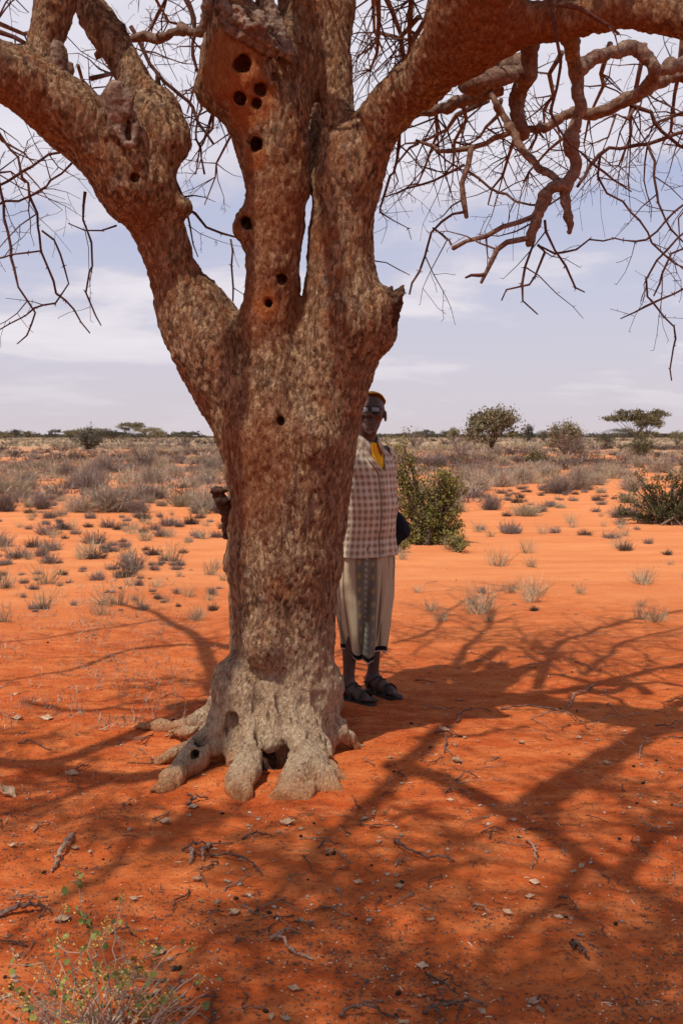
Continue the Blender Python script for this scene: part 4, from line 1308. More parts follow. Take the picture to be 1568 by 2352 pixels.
def build_man():
    foot = G(843, 1606)
    YAW = math.radians(44)
    man = empty('person', (foot[0] - 0.02, foot[1] + 0.02, foot[2] + 0.012), YAW)
    tag(man, 'bearded man in plaid shirt, patterned sarong and yellow cap standing behind the trunk', 'person')
    HC = np.array([0.0, -0.055, 1.600])
    HR = rotm(math.radians(-50), math.radians(-13))      # head turned towards the camera, chin raised
    q = lambda x, y, z: HC + HR @ np.array([x, y, z])
    fl = Field((-0.38, -0.30, -0.01), (0.38, 0.36, 1.75), 0.0042)
    # trunk and limbs
    fl.chain([(0, 0.01, 0.95, .135), (0, 0.0, 1.12, .125), (0, 0.01, 1.28, .125), (0, .015, 1.36, .085)], 0.03)
    fl.chain([(-.15, .02, 1.375, .055), (0, .015, 1.40, .07), (.15, .02, 1.375, .055)], 0.05)
    fl.chain([(0, .02, 1.38, .062), (0, -.005, 1.46, .054), (0, -.03, 1.53, .054)], 0.04)
    for sx in (-1, 1):
        hip, knee = np.array([sx * .085, .0, .90]), np.array([sx * .095, -.01, .49])
        ank = np.array([sx * .105, .03 if sx > 0 else .02, .085])
        calf = knee * .65 + ank * .35 + np.array([0, .012, 0])
        fl.chain([(*hip, .092), (*((hip + knee) / 2), .072), (*knee, .052), (*calf, .048), (*(knee * .2 + ank * .8), .033), (*ank, .035)], 0.03)
        fx = ank[0]
        fl.chain([(fx, ank[1] + .022, .045, .031), (fx, ank[1] - .05, .055, .032), (fx + sx * .008, ank[1] - .12, .038, .030), (fx + sx * .008, ank[1] - .145, .032, .024)], 0.03)
        fl.chain([(fx, ank[1], .08, .034), (fx, ank[1] - .06, .055, .033)], 0.03)
        for i in range(5):
            tx = fx + sx * (-.026 + i * .0155)
            ty = ank[1] - .155 + i * i * .0030
            L = .045 if i == 0 else .034
            fl.chain([(tx, ty, .028, .0125 if i == 0 else .0095), (tx, ty - L * .6, .032, .012 if i == 0 else .009), (tx, ty - L, .026, .011 if i == 0 else .008)], 0.005)
        fl.ell((fx - sx * .034, ank[1] + .004, .092), (.010, .012, .012), 0.012)
        fl.ell((fx + sx * .034, ank[1] + .008, .085), (.010, .012, .012), 0.012)
        # arms reach behind the back; hands hold the bag
        sh, el = np.array([sx * .178, .02, 1.365]), np.array([sx * .245, .09, 1.10])
        wr = np.array([.285, .135, .885]) if sx > 0 else np.array([-.12, .235, .99])
        fl.chain([(*sh, .052), (*((sh + el) / 2), .046), (*el, .039), (*((el + wr) / 2), .035), (*wr, .026)], 0.03)
        d = unit(wr - el)
        side = unit(np.cross(d, [0, 0, 1]))
        dn = np.array([0, 0.1, -1.0])
        dn = unit(dn - d * (dn @ d))
        palm = wr + d * .05
        for k in (-1, 0, 1):
            fl.chain([(*(wr + dn * k * .012), .018), (*(palm + dn * k * .024), .0165)], 0.015)
        for i, (Lf, r) in enumerate(((.068, .0088), (.076, .009), (.071, .0088), (.056, .0078))):
            b0 = palm + dn * (-.030 + i * .020) + d * .012
            p1 = b0 + d * Lf * .45
            p2 = p1 + unit(d * .35 - side * .9 * sx) * Lf * .34
            p3 = p2 + unit(-d * .5 - side * .8 * sx) * Lf * .26
            fl.chain([(*b0, r + .001), (*p1, r), (*p2, r * .92), (*p3, r * .82)], 0.004)
        t0 = wr + d * .02 - dn * .022
        fl.chain([(*t0, .0115), (*(t0 + unit(d * .7 - dn * .6 - side * .3 * sx) * .032), .0100), (*(t0 + unit(d * .8 - dn * .35 - side * .5 * sx) * .058), .0085)], 0.006)
    # head
    fl.ell(q(0, .014, .030), (.074, .094, .086), 0.02, R=HR)
    fl.ell(q(0, -.022, -.040), (.053, .062, .060), 0.03, R=HR)
    fl.ell(q(0, -.064, -.088), (.024, .020, .017), 0.025, R=HR)
    for sx in (-1, 1):
        fl.ell(q(sx * .043, -.058, -.016), (.024, .024, .022), 0.02, R=HR)
        fl.ell(q(sx * .030, -.090, .008), (.017, .014, .012), 0.012, 'sub', R=HR)
        fl.ell(q(sx * .031, -.074, .007), (.0125, .0125, .0115), 0.002, R=HR)
        fl.ell(q(sx * .079, .012, -.004), (.009, .020, .032), 0.008, R=HR)
        fl.ell(q(sx * .088, .006, .002), (.006, .010, .016), 0.006, 'sub', R=HR)
        fl.ell(q(sx * .015, -.092, -.028), (.009, .010, .008), 0.006, R=HR)
        fl.chain([(*q(sx * .010, -.083, .030), .010), (*q(sx * .045, -.071, .032), .009)], 0.014)
    fl.chain([(*q(0, -.080, .022), .009), (*q(0, -.100, -.018), .0125)], 0.010)
    fl.ell(q(0, -.102, -.024), (.0125, .011, .010), 0.006, R=HR)
    fl.chain([(*q(-.021, -.076, -.054), .006), (*q(0, -.086, -.052), .0085), (*q(.021, -.076, -.054), .006)], 0.006)
    fl.chain([(*q(-.018, -.074, -.066), .006), (*q(0, -.084, -.067), .0095), (*q(.018, -.074, -.066), .006)], 0.005)
    V, Q = fl.mesh(1)
    mesh_obj('body', V, Q, M_SKIN, man)
    man['label'] = man['label']

    rng = np.random.default_rng(5)
    # hair: goatee, moustache and cropped sides
    hairs = []
    for _ in range(1500):
        a = rng.uniform(-1, 1)
        b = rng.uniform(0, 1)
        x = a * (.036 - .010 * b)
        z = -.072 - .030 * b - .006 * (1 - abs(a)) + .014 * abs(a)
        y = -.082 + .45 * abs(x) + .014 * b + (.008 if b > .6 else 0)
        p0 = q(x, y + .006, z)
        d = HR @ unit(np.array([x * 6, -.55, -.9]) + rng.normal(0, .35, 3))
        L = rng.uniform(.008, .018)
        hairs.append((np.stack([p0, p0 + d * L]), np.array([.0015, .0007])))
    for _ in range(260):
        x = rng.uniform(-.024, .024)
        p0 = q(x, -.084 + .35 * abs(x), -.040 - .2 * abs(x))
        d = HR @ unit(np.array([x * 10, -.6, -.8]) + rng.normal(0, .3, 3))
        hairs.append((np.stack([p0, p0 + d * .007]), np.array([.0009, .0005])))
    V, F = tubes(hairs, 3, caps=False)
    mesh_obj('beard', V, F, M_BEARD, man)
    # cap: a brimless cloth dome sitting far back
    CR = HR @ rotm(0, math.radians(-16))
    cc = q(0, .022, .036)
    ang = np.linspace(0, 2 * math.pi, 40, endpoint=False)
    rows = []
    prof = [(.985, .054), (1.005, .058), (.985, .060), (.90, .070), (.74, .080), (.52, .091), (.26, .097), (.02, .099)]
    for f, z in prof:
        for a in ang:
            rows.append(cc + CR @ np.array([math.cos(a) * .078 * f, math.sin(a) * .096 * f, z * .98 + .004 * math.sin(a * 5) * (f > .9)]))
    V = np.array(rows)
    n = 40
    k = np.arange(n)
    Q = np.vstack([np.stack([i * n + k, i * n + (k + 1) % n, (i + 1) * n + (k + 1) % n, (i + 1) * n + k], 1) for i in range(len(prof) - 1)])
    o = mesh_obj('cap', V, Q, M_CAP, man)
    md = o.modifiers.new('thickness', 'SOLIDIFY')
    md.thickness = 0.003
    # glasses
    gl = []
    for sx in (-1, 1):
        t = np.linspace(0, 2 * math.pi, 25)
        ex = .0235
        px = np.sign(np.cos(t)) * np.abs(np.cos(t)) ** .6 * .0240
        pz = np.sign(np.sin(t)) * np.abs(np.sin(t)) ** .6 * .0165
        loop = np.array([q(sx * .031 + a, -.1005 + .12 * abs(sx * .031 + a), .008 + b) for a, b in zip(px, pz)])
        gl.append((loop, np.full(25, .0036)))
        gl.append((np.array([q(sx * .055, -.093, .014), q(sx * .072, -.075, .014), q(sx * .080, -.03, .012), q(sx * .081, .010, .010), q(sx * .080, .022, -.004)]),
                   np.array([.003, .0028, .0024, .0022, .002])))
    gl.append((np.array([q(-.009, -.100, .014), q(0, -.105, .017), q(.009, -.100, .014)]), np.full(3, .0024)))
    V, F = tubes(gl, 6)
    glasses = mesh_obj('glasses', V, F, M_FRAME, man)
    for sx in (-1, 1):
        t = np.linspace(0, 2 * math.pi, 24, endpoint=False)
        ring = [q(sx * .031 + math.copysign(abs(math.cos(a)) ** .6, math.cos(a)) * .0235, -.1005 + .12 * abs(sx * .031 + math.copysign(abs(math.cos(a)) ** .6, math.cos(a)) * .0235),
                  .008 + math.copysign(abs(math.sin(a)) ** .6, math.sin(a)) * .016) for a in t]
        ctr = q(sx * .031, -.100, .008)
        front = np.array(ring + [ctr])
        back = front + HR @ np.array([0, .0016, 0])
        V = np.vstack([front, back])
        k = np.arange(24)
        T = np.vstack([np.stack([np.full(24, 24), k, (k + 1) % 24], 1), np.stack([np.full(24, 49), 25 + (k + 1) % 24, 25 + k], 1)])
        Q = np.stack([k, k + 25, (k + 1) % 24 + 25, (k + 1) % 24], 1)
        mesh_obj('lens', V, [T, Q], M_LENS, glasses)

    # ---- clothes as lofted cloth
    def loft(name, zs, fa, fb, fy, phi0, nseg, mat, parent, thick=.003, wob=None, v0=0.0, ucirc=.19, hem=None, mats=None):
        Vv, uv = [], []
        for z in zs:
            p0 = phi0(z)
            for j in range(nseg + 1):
                ph = p0 + (2 * math.pi - 2 * p0) * j / nseg
                s, c = math.sin(ph), -math.cos(ph)          # phi = 0 is the front (-y)
                e = 0.85
                x = math.copysign(abs(s) ** e, s) * fa(z)
                y = math.copysign(abs(c) ** e, c) * fb(z) + fy(z)
                zz = z
                v = z
                if hem is not None:
                    hz = hem(ph)
                    t = (z - zs[0]) / (zs[-1] - zs[0])
                    zz = hz + t * (zs[-1] - hz)
                    v = zz - hz
                Vv.append((x, y, zz))
                uv.append((ph * ucirc, v - v0))
        Vv = np.array(Vv)
        if wob is not None:
            Vv = wob(Vv)
        m = nseg + 1
        i = np.arange(len(zs) - 1)[:, None] * m
        j = np.arange(nseg)[None]
        a = (i + j).ravel()
        Q = np.stack([a, a + 1, a + m + 1, a + m], 1)
        o = mesh_obj(name, Vv, Q, mat, parent, uv=np.array(uv))
        md = o.modifiers.new('thickness', 'SOLIDIFY')
        md.thickness = thick
        return o

    zt = [.80, .86, .92, 1.0, 1.08, 1.16, 1.24, 1.32, 1.365, 1.395, 1.42, 1.445]
    at = [.205, .194, .184, .184, .190, .196, .200, .204, .198, .175, .128, .078]
    bt = [.160, .148, .138, .146, .156, .152, .145, .134, .118, .102, .085, .074]
    yt = [.005, .0, -.005, -.01, -.01, -.005, .0, .008, .014, .014, .008, -.002]
    fa = lambda z: float(np.interp(z, zt, at))
    fb = lambda z: float(np.interp(z, zt, bt))
    fy = lambda z: float(np.interp(z, zt, yt))

    def cloth_wob(amp, seed):
        def f(V):
            r = V.copy()
            rad = np.stack([V[:, 0], V[:, 1], 0 * V[:, 0]], 1)
            rad /= np.linalg.norm(rad, axis=1)[:, None] + 1e-6
            tilt = V.copy()
            tilt[:, 2] += V[:, 0] * .5
            d = amp * fbm(tilt * np.array([7, 7, 13]), seed, 3) + amp * .5 * (1 - 2 * np.abs(vnoise(tilt * np.array([5, 5, 22]), seed + 9)))
            lowf = np.clip((0.93 - V[:, 2]) / .12, 0, 1)
            ph = np.arctan2(V[:, 1], V[:, 0])
            d = d + lowf * .010 * np.sin(ph * 7 + 1.0)
            return r + rad * d[:, None]
        return f
    zs = np.concatenate([np.linspace(.815, 1.36, 64), np.linspace(1.37, 1.445, 12)])
    fv = lambda z: 0.012 + max(0, (z - 1.285) / .16) * .50 if z > 1.285 else 0.012
    hem = lambda ph: .815
    shirt = loft('shirt', zs, fa, fb, fy, fv, 120, M_PLAID, man, wob=cloth_wob(.006, 140), ucirc=.185)
    # placket: a raised strip along the left front edge, with buttons
    for sgn, nm in ((1, 'placket'),):
        pts_l, pts_r, uvp = [], [], []
        for z in zs:
            for w_, lst in ((0.0, pts_l), (0.17, pts_r)):
                ph = 2 * math.pi - fv(z) + 0.05 - (w_ if sgn > 0 else -w_)
                s, c = math.sin(ph), -math.cos(ph)
                e = .85
                p = np.array([math.copysign(abs(s) ** e, s) * fa(z), math.copysign(abs(c) ** e, c) * fb(z) + fy(z), z])
                lst.append(p)
        A, B = cloth_wob(.006, 140)(np.array(pts_l)), cloth_wob(.006, 140)(np.array(pts_r))
        out = np.array([.002, -.011, 0])
        V = np.vstack([A + out, B + out])
        n = len(zs)
        k = np.arange(n - 1)
        Q = np.stack([k, k + 1, n + k + 1, n + k], 1)
        uvv = np.vstack([np.stack([np.zeros(n), zs], 1), np.stack([np.full(n, .03), zs], 1)])
        o = mesh_obj(nm, V, Q, M_PLAID, shirt, uv=uvv)
        md = o.modifiers.new('thickness', 'SOLIDIFY')
        md.thickness = .003
    # neck opening edge: dark inner fold, and collar
    def collar():
        Vv, uv = [], []
        nseg = 60
        rows = [(1.425, .086, .082, -.004), (1.462, .074, .070, -.006), (1.492, .070, .067, -.010), (1.485, .078, .074, -.010), (1.448, .098, .092, -.004), (1.430, .106, .098, .0)]
        for r_i, (z, a, b, yy) in enumerate(rows):
            for j in range(nseg + 1):
                t = j / nseg
                p0 = .50 if r_i < 3 else .40
                ph = p0 + (2 * math.pi - 2 * p0) * t
                s, c = math.sin(ph), -math.cos(ph)
                front = max(0, -c * -1 if c > 0 else -c)
                drop = .050 * max(0, math.cos(ph)) ** 2
                tip = .030 * max(0, math.cos(ph)) ** 6 if r_i >= 4 else 0
                Vv.append((s * (a + .01 * (r_i >= 4)), c * b + yy - tip * .5, z - drop - tip))
                uv.append((ph * .1, z * 1.0 + r_i * .01))
        m = nseg + 1
        i = np.arange(len(rows) - 1)[:, None] * m
        a = (i + np.arange(nseg)[None]).ravel()
        Q = np.stack([a, a + 1, a + m + 1, a + m], 1)
        o = mesh_obj('collar', np.array(Vv), Q, M_PLAID, shirt, uv=np.array(uv))
        md = o.modifiers.new('thickness', 'SOLIDIFY')
        md.thickness = .003
    collar()
    # sleeves
    for sx in (-1, 1):
        sh, el = np.array([sx * .150, .018, 1.372]), np.array([sx * .247, .092, 1.10])
        sh2 = np.array([sx * .188, .022, 1.345])
        wr = np.array([.28, .13, .905]) if sx > 0 else np.array([-.125, .225, .985])
        path = catmull(np.array([sh, sh2, (sh2 + el) / 2, el, (el + wr) / 2, wr]), 9)
        t = np.linspace(0, 1, len(path))
        rad = np.interp(t, [0, .2, .5, .62, .9, .96, 1], [.062, .074, .066, .062, .052, .047, .050])
        V, F = tubes([(path, rad)], 36, caps=False)
        n = len(path)
        uvv = np.stack([np.tile(np.linspace(0, .40, 36), n), np.repeat(np.linspace(0, .6, n), 36)], 1)
        d = .006 * fbm(V * np.array([11, 11, 16]), 150 + sx, 3)
        ctr = np.repeat(path, 36, 0)
        nn = V - ctr
        nn /= np.linalg.norm(nn, axis=1)[:, None]
        V = V + nn * (d + .003 * (1 - 2 * np.abs(vnoise(V * np.array([8, 8, 26]), 161))))[:, None]
        o = mesh_obj('sleeve', V, F, M_PLAID, shirt, uv=uvv)
        md = o.modifiers.new('thickness', 'SOLIDIFY')
        md.thickness = .003
    for z in (1.22, 1.13, 1.04, .95):
        ph = 2 * math.pi - .05
        p = np.array([math.sin(ph) * fa(z), -fb(z) + fy(z) - .0075, z])
        V, F = tubes([(np.array([p, p + np.array([0, -.0025, 0])]), np.array([.0055, .0055]))], 10)
        mesh_obj('button', V, F, M_BUTTON, shirt)
    # yellow undershirt
    fa2 = lambda z: fa(z) - .012 if z < 1.40 else float(np.interp(z, [1.40, 1.43, 1.455], [.15, .10, .068]))
    fb2 = lambda z: fb(z) - .010 if z < 1.40 else float(np.interp(z, [1.40, 1.43, 1.455], [.090, .076, .064]))
    loft('undershirt', np.linspace(.95, 1.448, 40), fa2, fb2, fy, lambda z: 0.0, 60, M_YELLOW, man, thick=.002, wob=cloth_wob(.002, 170))

    # sarong
    az, bz = [.20, .35, .55, .75, .92], [0, 0, 0, 0, 0]
    sa = lambda z: float(np.interp(z, [.20, .35, .55, .75, .86, .93], [.118, .150, .180, .190, .184, .168]))
    sb = lambda z: float(np.interp(z, [.20, .35, .55, .75, .86, .93], [.098, .120, .138, .144, .142, .135]))

    def sarong_wob(V):
        ph = np.arctan2(V[:, 0], -V[:, 1])
        t = np.clip((.93 - V[:, 2]) / .7, 0, 1)
        rad = np.stack([V[:, 0], V[:, 1], 0 * V[:, 0]], 1)
        rad /= np.linalg.norm(rad, axis=1)[:, None] + 1e-6
        # folds drift sideways as they fall
        f = ph + t * .35
        d = t * (.026 * np.sin(f * 5 + 0.6 + 1.5 * t) + .018 * np.sin(f * 11 + 2.0 + 3 * t)) + .004 * np.sin(f * 17)
        d += .006 * fbm(V * np.array([6, 6, 3.5]), 180, 2)
        # a deep tuck where the cloth overlaps in front
        d -= .040 * np.exp(-((ph - .32 + .35 * t) / .13) ** 2) * np.clip(t * 1.6, 0, 1)
        d += .022 * np.exp(-((ph - .58 + .35 * t) / .20) ** 2) * t
        return V + rad * d[:, None]
    hemf = lambda ph: .232 + .095 * (0.5 - 0.5 * math.cos(ph + .30)) + .018 * math.sin(3 * ph + .5) + .012 * math.sin(7 * ph)
    loft('sarong', np.linspace(.20, .93, 80), sa, sb, lambda z: .005, lambda z: 0.0, 150, M_SARONG, man, wob=sarong_wob, hem=hemf, ucirc=.155)

    # sandals
    for sx in (-1, 1):
        fx, ay = sx * .105, (.03 if sx > 0 else .02)
        prof = [(.062, .0), (.055, .024), (.03, .033), (-.04, .031), (-.10, .040), (-.15, .046), (-.19, .040), (-.212, .022), (-.218, 0)]
        ys = np.array([p[0] for p in prof])
        ws = np.array([p[1] for p in prof])
        yy = np.linspace(.062, -.218, 36)
        ww = np.interp(-yy, -ys, ws)
        ww = np.maximum(ww, .004)
        edge = [(fx + sx * .006 + w, ay + y) for y, w in zip(yy, ww)] + [(fx + sx * .006 - w, ay + y) for y, w in zip(yy[::-1], ww[::-1])]
        n = len(edge)
        lay = [(.0, .97), (.004, 1.0), (.016, 1.0), (.020, .96)]
        cx, cy = fx + sx * .006, ay - .08
        V = np.array([((x - cx) * s + cx, (y - cy) * s + cy, z - .008) for z, s in lay for x, y in edge])
        k = np.arange(n)
        Q = np.vstack([np.stack([i * n + k, i * n + (k + 1) % n, (i + 1) * n + (k + 1) % n, (i + 1) * n + k], 1) for i in range(3)])
        h = n // 2
        kk = np.arange(h - 1)
        top = 3 * n + np.stack([kk, kk + 1, n - 2 - kk, n - 1 - kk], 1)
        bot = np.stack([n - 1 - kk, n - 2 - kk, kk + 1, kk], 1)
        s_o = mesh_obj('sandal', V, np.vstack([Q, top, bot]), M_SANDAL, man, smooth=False)

        def strap(pts, w, t=.0035):
            """flat band through points"""
            c = catmull(np.array(pts), 6)
            tan = np.gradient(c, axis=0)
            tan /= np.linalg.norm(tan, axis=1)[:, None]
            ctr = np.array([fx, c[:, 1].mean(), .02])
            out = c - ctr
            out -= tan * (out * tan).sum(1)[:, None]
            out /= np.linalg.norm(out, axis=1)[:, None] + 1e-6
            sd_ = np.cross(tan, out)
            A, B = c + sd_ * w / 2, c - sd_ * w / 2
            V = np.vstack([A, B, B + out * t, A + out * t])
            m = len(c)
            k = np.arange(m - 1)
            Q = np.vstack([np.stack([a * m + k, a * m + k + 1, b * m + k + 1, b * m + k], 1) for a, b in ((0, 1), (1, 2), (2, 3), (3, 0))])
            mesh_obj('strap', V, Q, M_SANDAL, s_o)
        y0 = ay
        strap([(fx - .042, y0 - .135, .01), (fx - .038, y0 - .130, .045), (fx + .002, y0 - .128, .072), (fx + .044, y0 - .130, .045), (fx + .048, y0 - .135, .01)], .026)
        strap([(fx - .036, y0 - .055, .01), (fx - .036, y0 - .055, .05), (fx - .014, y0 - .068, .088), (fx + .016, y0 - .068, .088), (fx + .038, y0 - .055, .05), (fx + .038, y0 - .055, .01)], .030)
        strap([(fx - .034, y0 + .02, .012), (fx - .042, y0 - .01, .07), (fx - .020, y0 - .044, .098), (fx + .020, y0 - .044, .098), (fx + .042, y0 - .01, .07), (fx + .034, y0 + .02, .012)], .022)
        strap([(fx - .040, y0 - .01, .075), (fx - .030, y0 + .034, .062), (fx, y0 + .050, .058), (fx + .030, y0 + .034, .062), (fx + .040, y0 - .01, .075)], .024)

    # ---- the black bag he holds behind him: a thing of its own
    R = rotm(YAW)
    org = np.array(man.location)
    fb_ = Field((.16, -.08, .70), (.56, .38, 1.14), .0055)
    lc = lambda a, b, c, r: (*(R.T @ np.array([a, b, c])), r)
    fb_.chain([lc(.165, .27, 1.04, .026), lc(.205, .27, .98, .046), lc(.232, .27, .925, .052), lc(.195, .27, .875, .046), lc(.150, .27, .835, .026)], .03)
    fb_.chain([lc(.15, .27, 1.0, .030), lc(.15, .28, .90, .05)], .03)
    V, Q = fb_.mesh(2)
    N = vnormals(V, Q)
    V = V + N * (.009 * fbm(V * 11, 190, 3) + .005 * (1 - 2 * np.abs(vnoise(V * np.array([9, 9, 20]), 195))))[:, None]
    V = V @ R.T
    bag = mesh_obj('bag', V, Q, M_BLACKCLOTH, loc=tuple(org))
    tag(bag, 'soft black cloth bag hanging from the left arm of the man at his hip', 'bag')
    loopc = np.array([lc(.13, .29, 1.0, 0)[:3], lc(.12, .30, 1.06, 0)[:3], lc(.13, .30, 1.08, 0)[:3], lc(.15, .29, 1.07, 0)[:3], lc(.165, .28, 1.03, 0)[:3]]) @ R.T
    V, F = tubes([(catmull(loopc, 5), .006)], 6)
    mesh_obj('handle', V, F, M_BLACKCLOTH, bag)


build_man()
# ------------------------------------------------------------------ scrub, shrubs and far trees
def plant_mat(name, c1, c2, scale=6.0, rough=0.9, per=0.25, transl=0.0):
    m, g = new_mat(name)
    tc = g.n('ShaderNodeNewGeometry').outputs['Position']
    n = g.noise(tc, scale, 3, 0.6)
    isl = g.n('ShaderNodeNewGeometry').outputs['Random Per Island']
    col = g.mix(g.maprange(g.math('ADD', g.math('MULTIPLY', n, 0.6), g.math('MULTIPLY', isl, 0.5)), 0.3, 0.8), c1, c2)
    r = g.n('ShaderNodeObjectInfo').outputs['Random']
    col = g.mix(1.0, col, g.ramp(r, [(0.0, 1 - per), (1.0, 1 + per)]), 'MULTIPLY')
    b = finish(g, col, rough, None, spec=0.12)
    return m


M_DRY = plant_mat('dry_scrub_stems', (0.20, 0.145, 0.10), (0.52, 0.41, 0.30), 5)
M_DRYDARK = plant_mat('dark_scrub_stems', (0.050, 0.034, 0.028), (0.165, 0.115, 0.088), 5)
M_STRAW = plant_mat('straw_grass', (0.27, 0.205, 0.12), (0.50, 0.40, 0.26), 5)
M_PURPLE = plant_mat('grey_purple_stems', (0.125, 0.088, 0.075), (0.32, 0.245, 0.205), 5)
M_OLIVE = plant_mat('olive_leaves', (0.095, 0.098, 0.028), (0.33, 0.295, 0.080), 7)
M_OLIVE2 = plant_mat('dark_green_leaves', (0.042, 0.048, 0.020), (0.150, 0.142, 0.055), 7)
M_TREELEAF = plant_mat('acacia_leaves', (0.115, 0.098, 0.056), (0.28, 0.225, 0.125), 0.9)
M_TREEDARK = plant_mat('far_dark_leaves', (0.060, 0.056, 0.042), (0.135, 0.118, 0.078), 0.9)
M_WOOD = plant_mat('shrub_wood', (0.060, 0.038, 0.026), (0.19, 0.135, 0.10), 9)
M_LEAFY = plant_mat('fresh_round_leaves', (0.10, 0.13, 0.035), (0.36, 0.36, 0.09), 30, 0.6)
M_YLEAF = plant_mat('yellow_dry_flowers', (0.42, 0.24, 0.05), (0.66, 0.46, 0.14), 30)


def quads_at(P0, size, rng, aspect=1.8, up=0.0):
    """small leaf faces at points: returns V, Q"""
    n = len(P0)
    a = rng.normal(0, 1, (n, 3))
    a[:, 2] += up
    a /= np.linalg.norm(a, axis=1)[:, None]
    b = np.cross(a, rng.normal(0, 1, (n, 3)))
    b /= np.linalg.norm(b, axis=1)[:, None] + 1e-9
    s = (size * rng.uniform(.6, 1.3, n))[:, None]
    V = np.stack([P0 - a * s * .5 * aspect, P0 + b * s * .5, P0 + a * s * .5 * aspect, P0 - b * s * .5], 1).reshape(-1, 3)
    return V, np.arange(4 * n).reshape(n, 4)


def blades(n, h, spread, w, rng, curve=.35, fork=2, base=.1):
    """stems of a dry tussock as thin bent blades: V, Q (two quads each)"""
    th = rng.uniform(0, 2 * math.pi, n)
    lean = np.abs(rng.normal(0, 1, n)) * spread
    L = h * rng.uniform(.55, 1.1, n) / np.sqrt(1 + lean ** 2 * .5)
    r0 = rng.uniform(0, base, n)
    out = np.stack([np.cos(th), np.sin(th), 0 * th], 1)
    b0 = out * r0[:, None]
    d = np.stack([out[:, 0] * lean, out[:, 1] * lean, np.ones(n)], 1)
    d /= np.linalg.norm(d, axis=1)[:, None]
    side = np.cross(d, rng.normal(0, 1, (n, 3)))
    side /= np.linalg.norm(side, axis=1)[:, None]
    j = rng.normal(0, curve * .5, (n, 3)) * L[:, None]
    m = b0 + d * (L * .5)[:, None] + j * .35
    t = b0 + d * L[:, None] + j
    ww = w * rng.uniform(.6, 1.3, n)[:, None]
    V = [np.stack([b0 - side * ww, b0 + side * ww, m + side * ww * .7, m - side * ww * .7, t + side * ww * .3, t - side * ww * .3], 1).reshape(-1, 3)]
    k = np.arange(n)[:, None] * 6
    Q = [np.vstack([k + np.array([[0, 1, 2, 3]]), k + np.array([[3, 2, 4, 5]])])]
    off = n * 6
    for f in range(fork):
        # side twigs
        f0 = rng.uniform(.35, .95, n)[:, None]
        s0 = b0 * (1 - f0) + t * f0 + j * (.35 * np.sin(f0 * math.pi) - 0.0)
        dd = d + rng.normal(0, .65, (n, 3))
        dd /= np.linalg.norm(dd, axis=1)[:, None]
        e = s0 + dd * (L * rng.uniform(.2, .42, n))[:, None]
        V.append(np.stack([s0 - side * ww * .6, s0 + side * ww * .6, e + side * ww * .25, e - side * ww * .25], 1).reshape(-1, 3))
        Q.append(off + np.arange(4 * n).reshape(n, 4))
        off += 4 * n
    V = np.vstack(V)
    V[:, 2] = np.maximum(V[:, 2], -.01)
    return V, np.vstack(Q)


def join(parts):
    V, Q, off = [], [], 0
    for v, q in parts:
        V.append(v)
        Q.append(q + off)
        off += len(v)
    return np.vstack(V), np.vstack(Q)


def drop_off(pos, rz, s, proto, label, cat, group=None, first=None):
    o = copy_tree(proto)
    o.location = pos
    o.rotation_euler = (0, 0, rz)
    o.scale = (s[0], s[1], s[2]) if hasattr(s, '__len__') else (s, s, s)
    tag(o, label, cat, group)
    return o


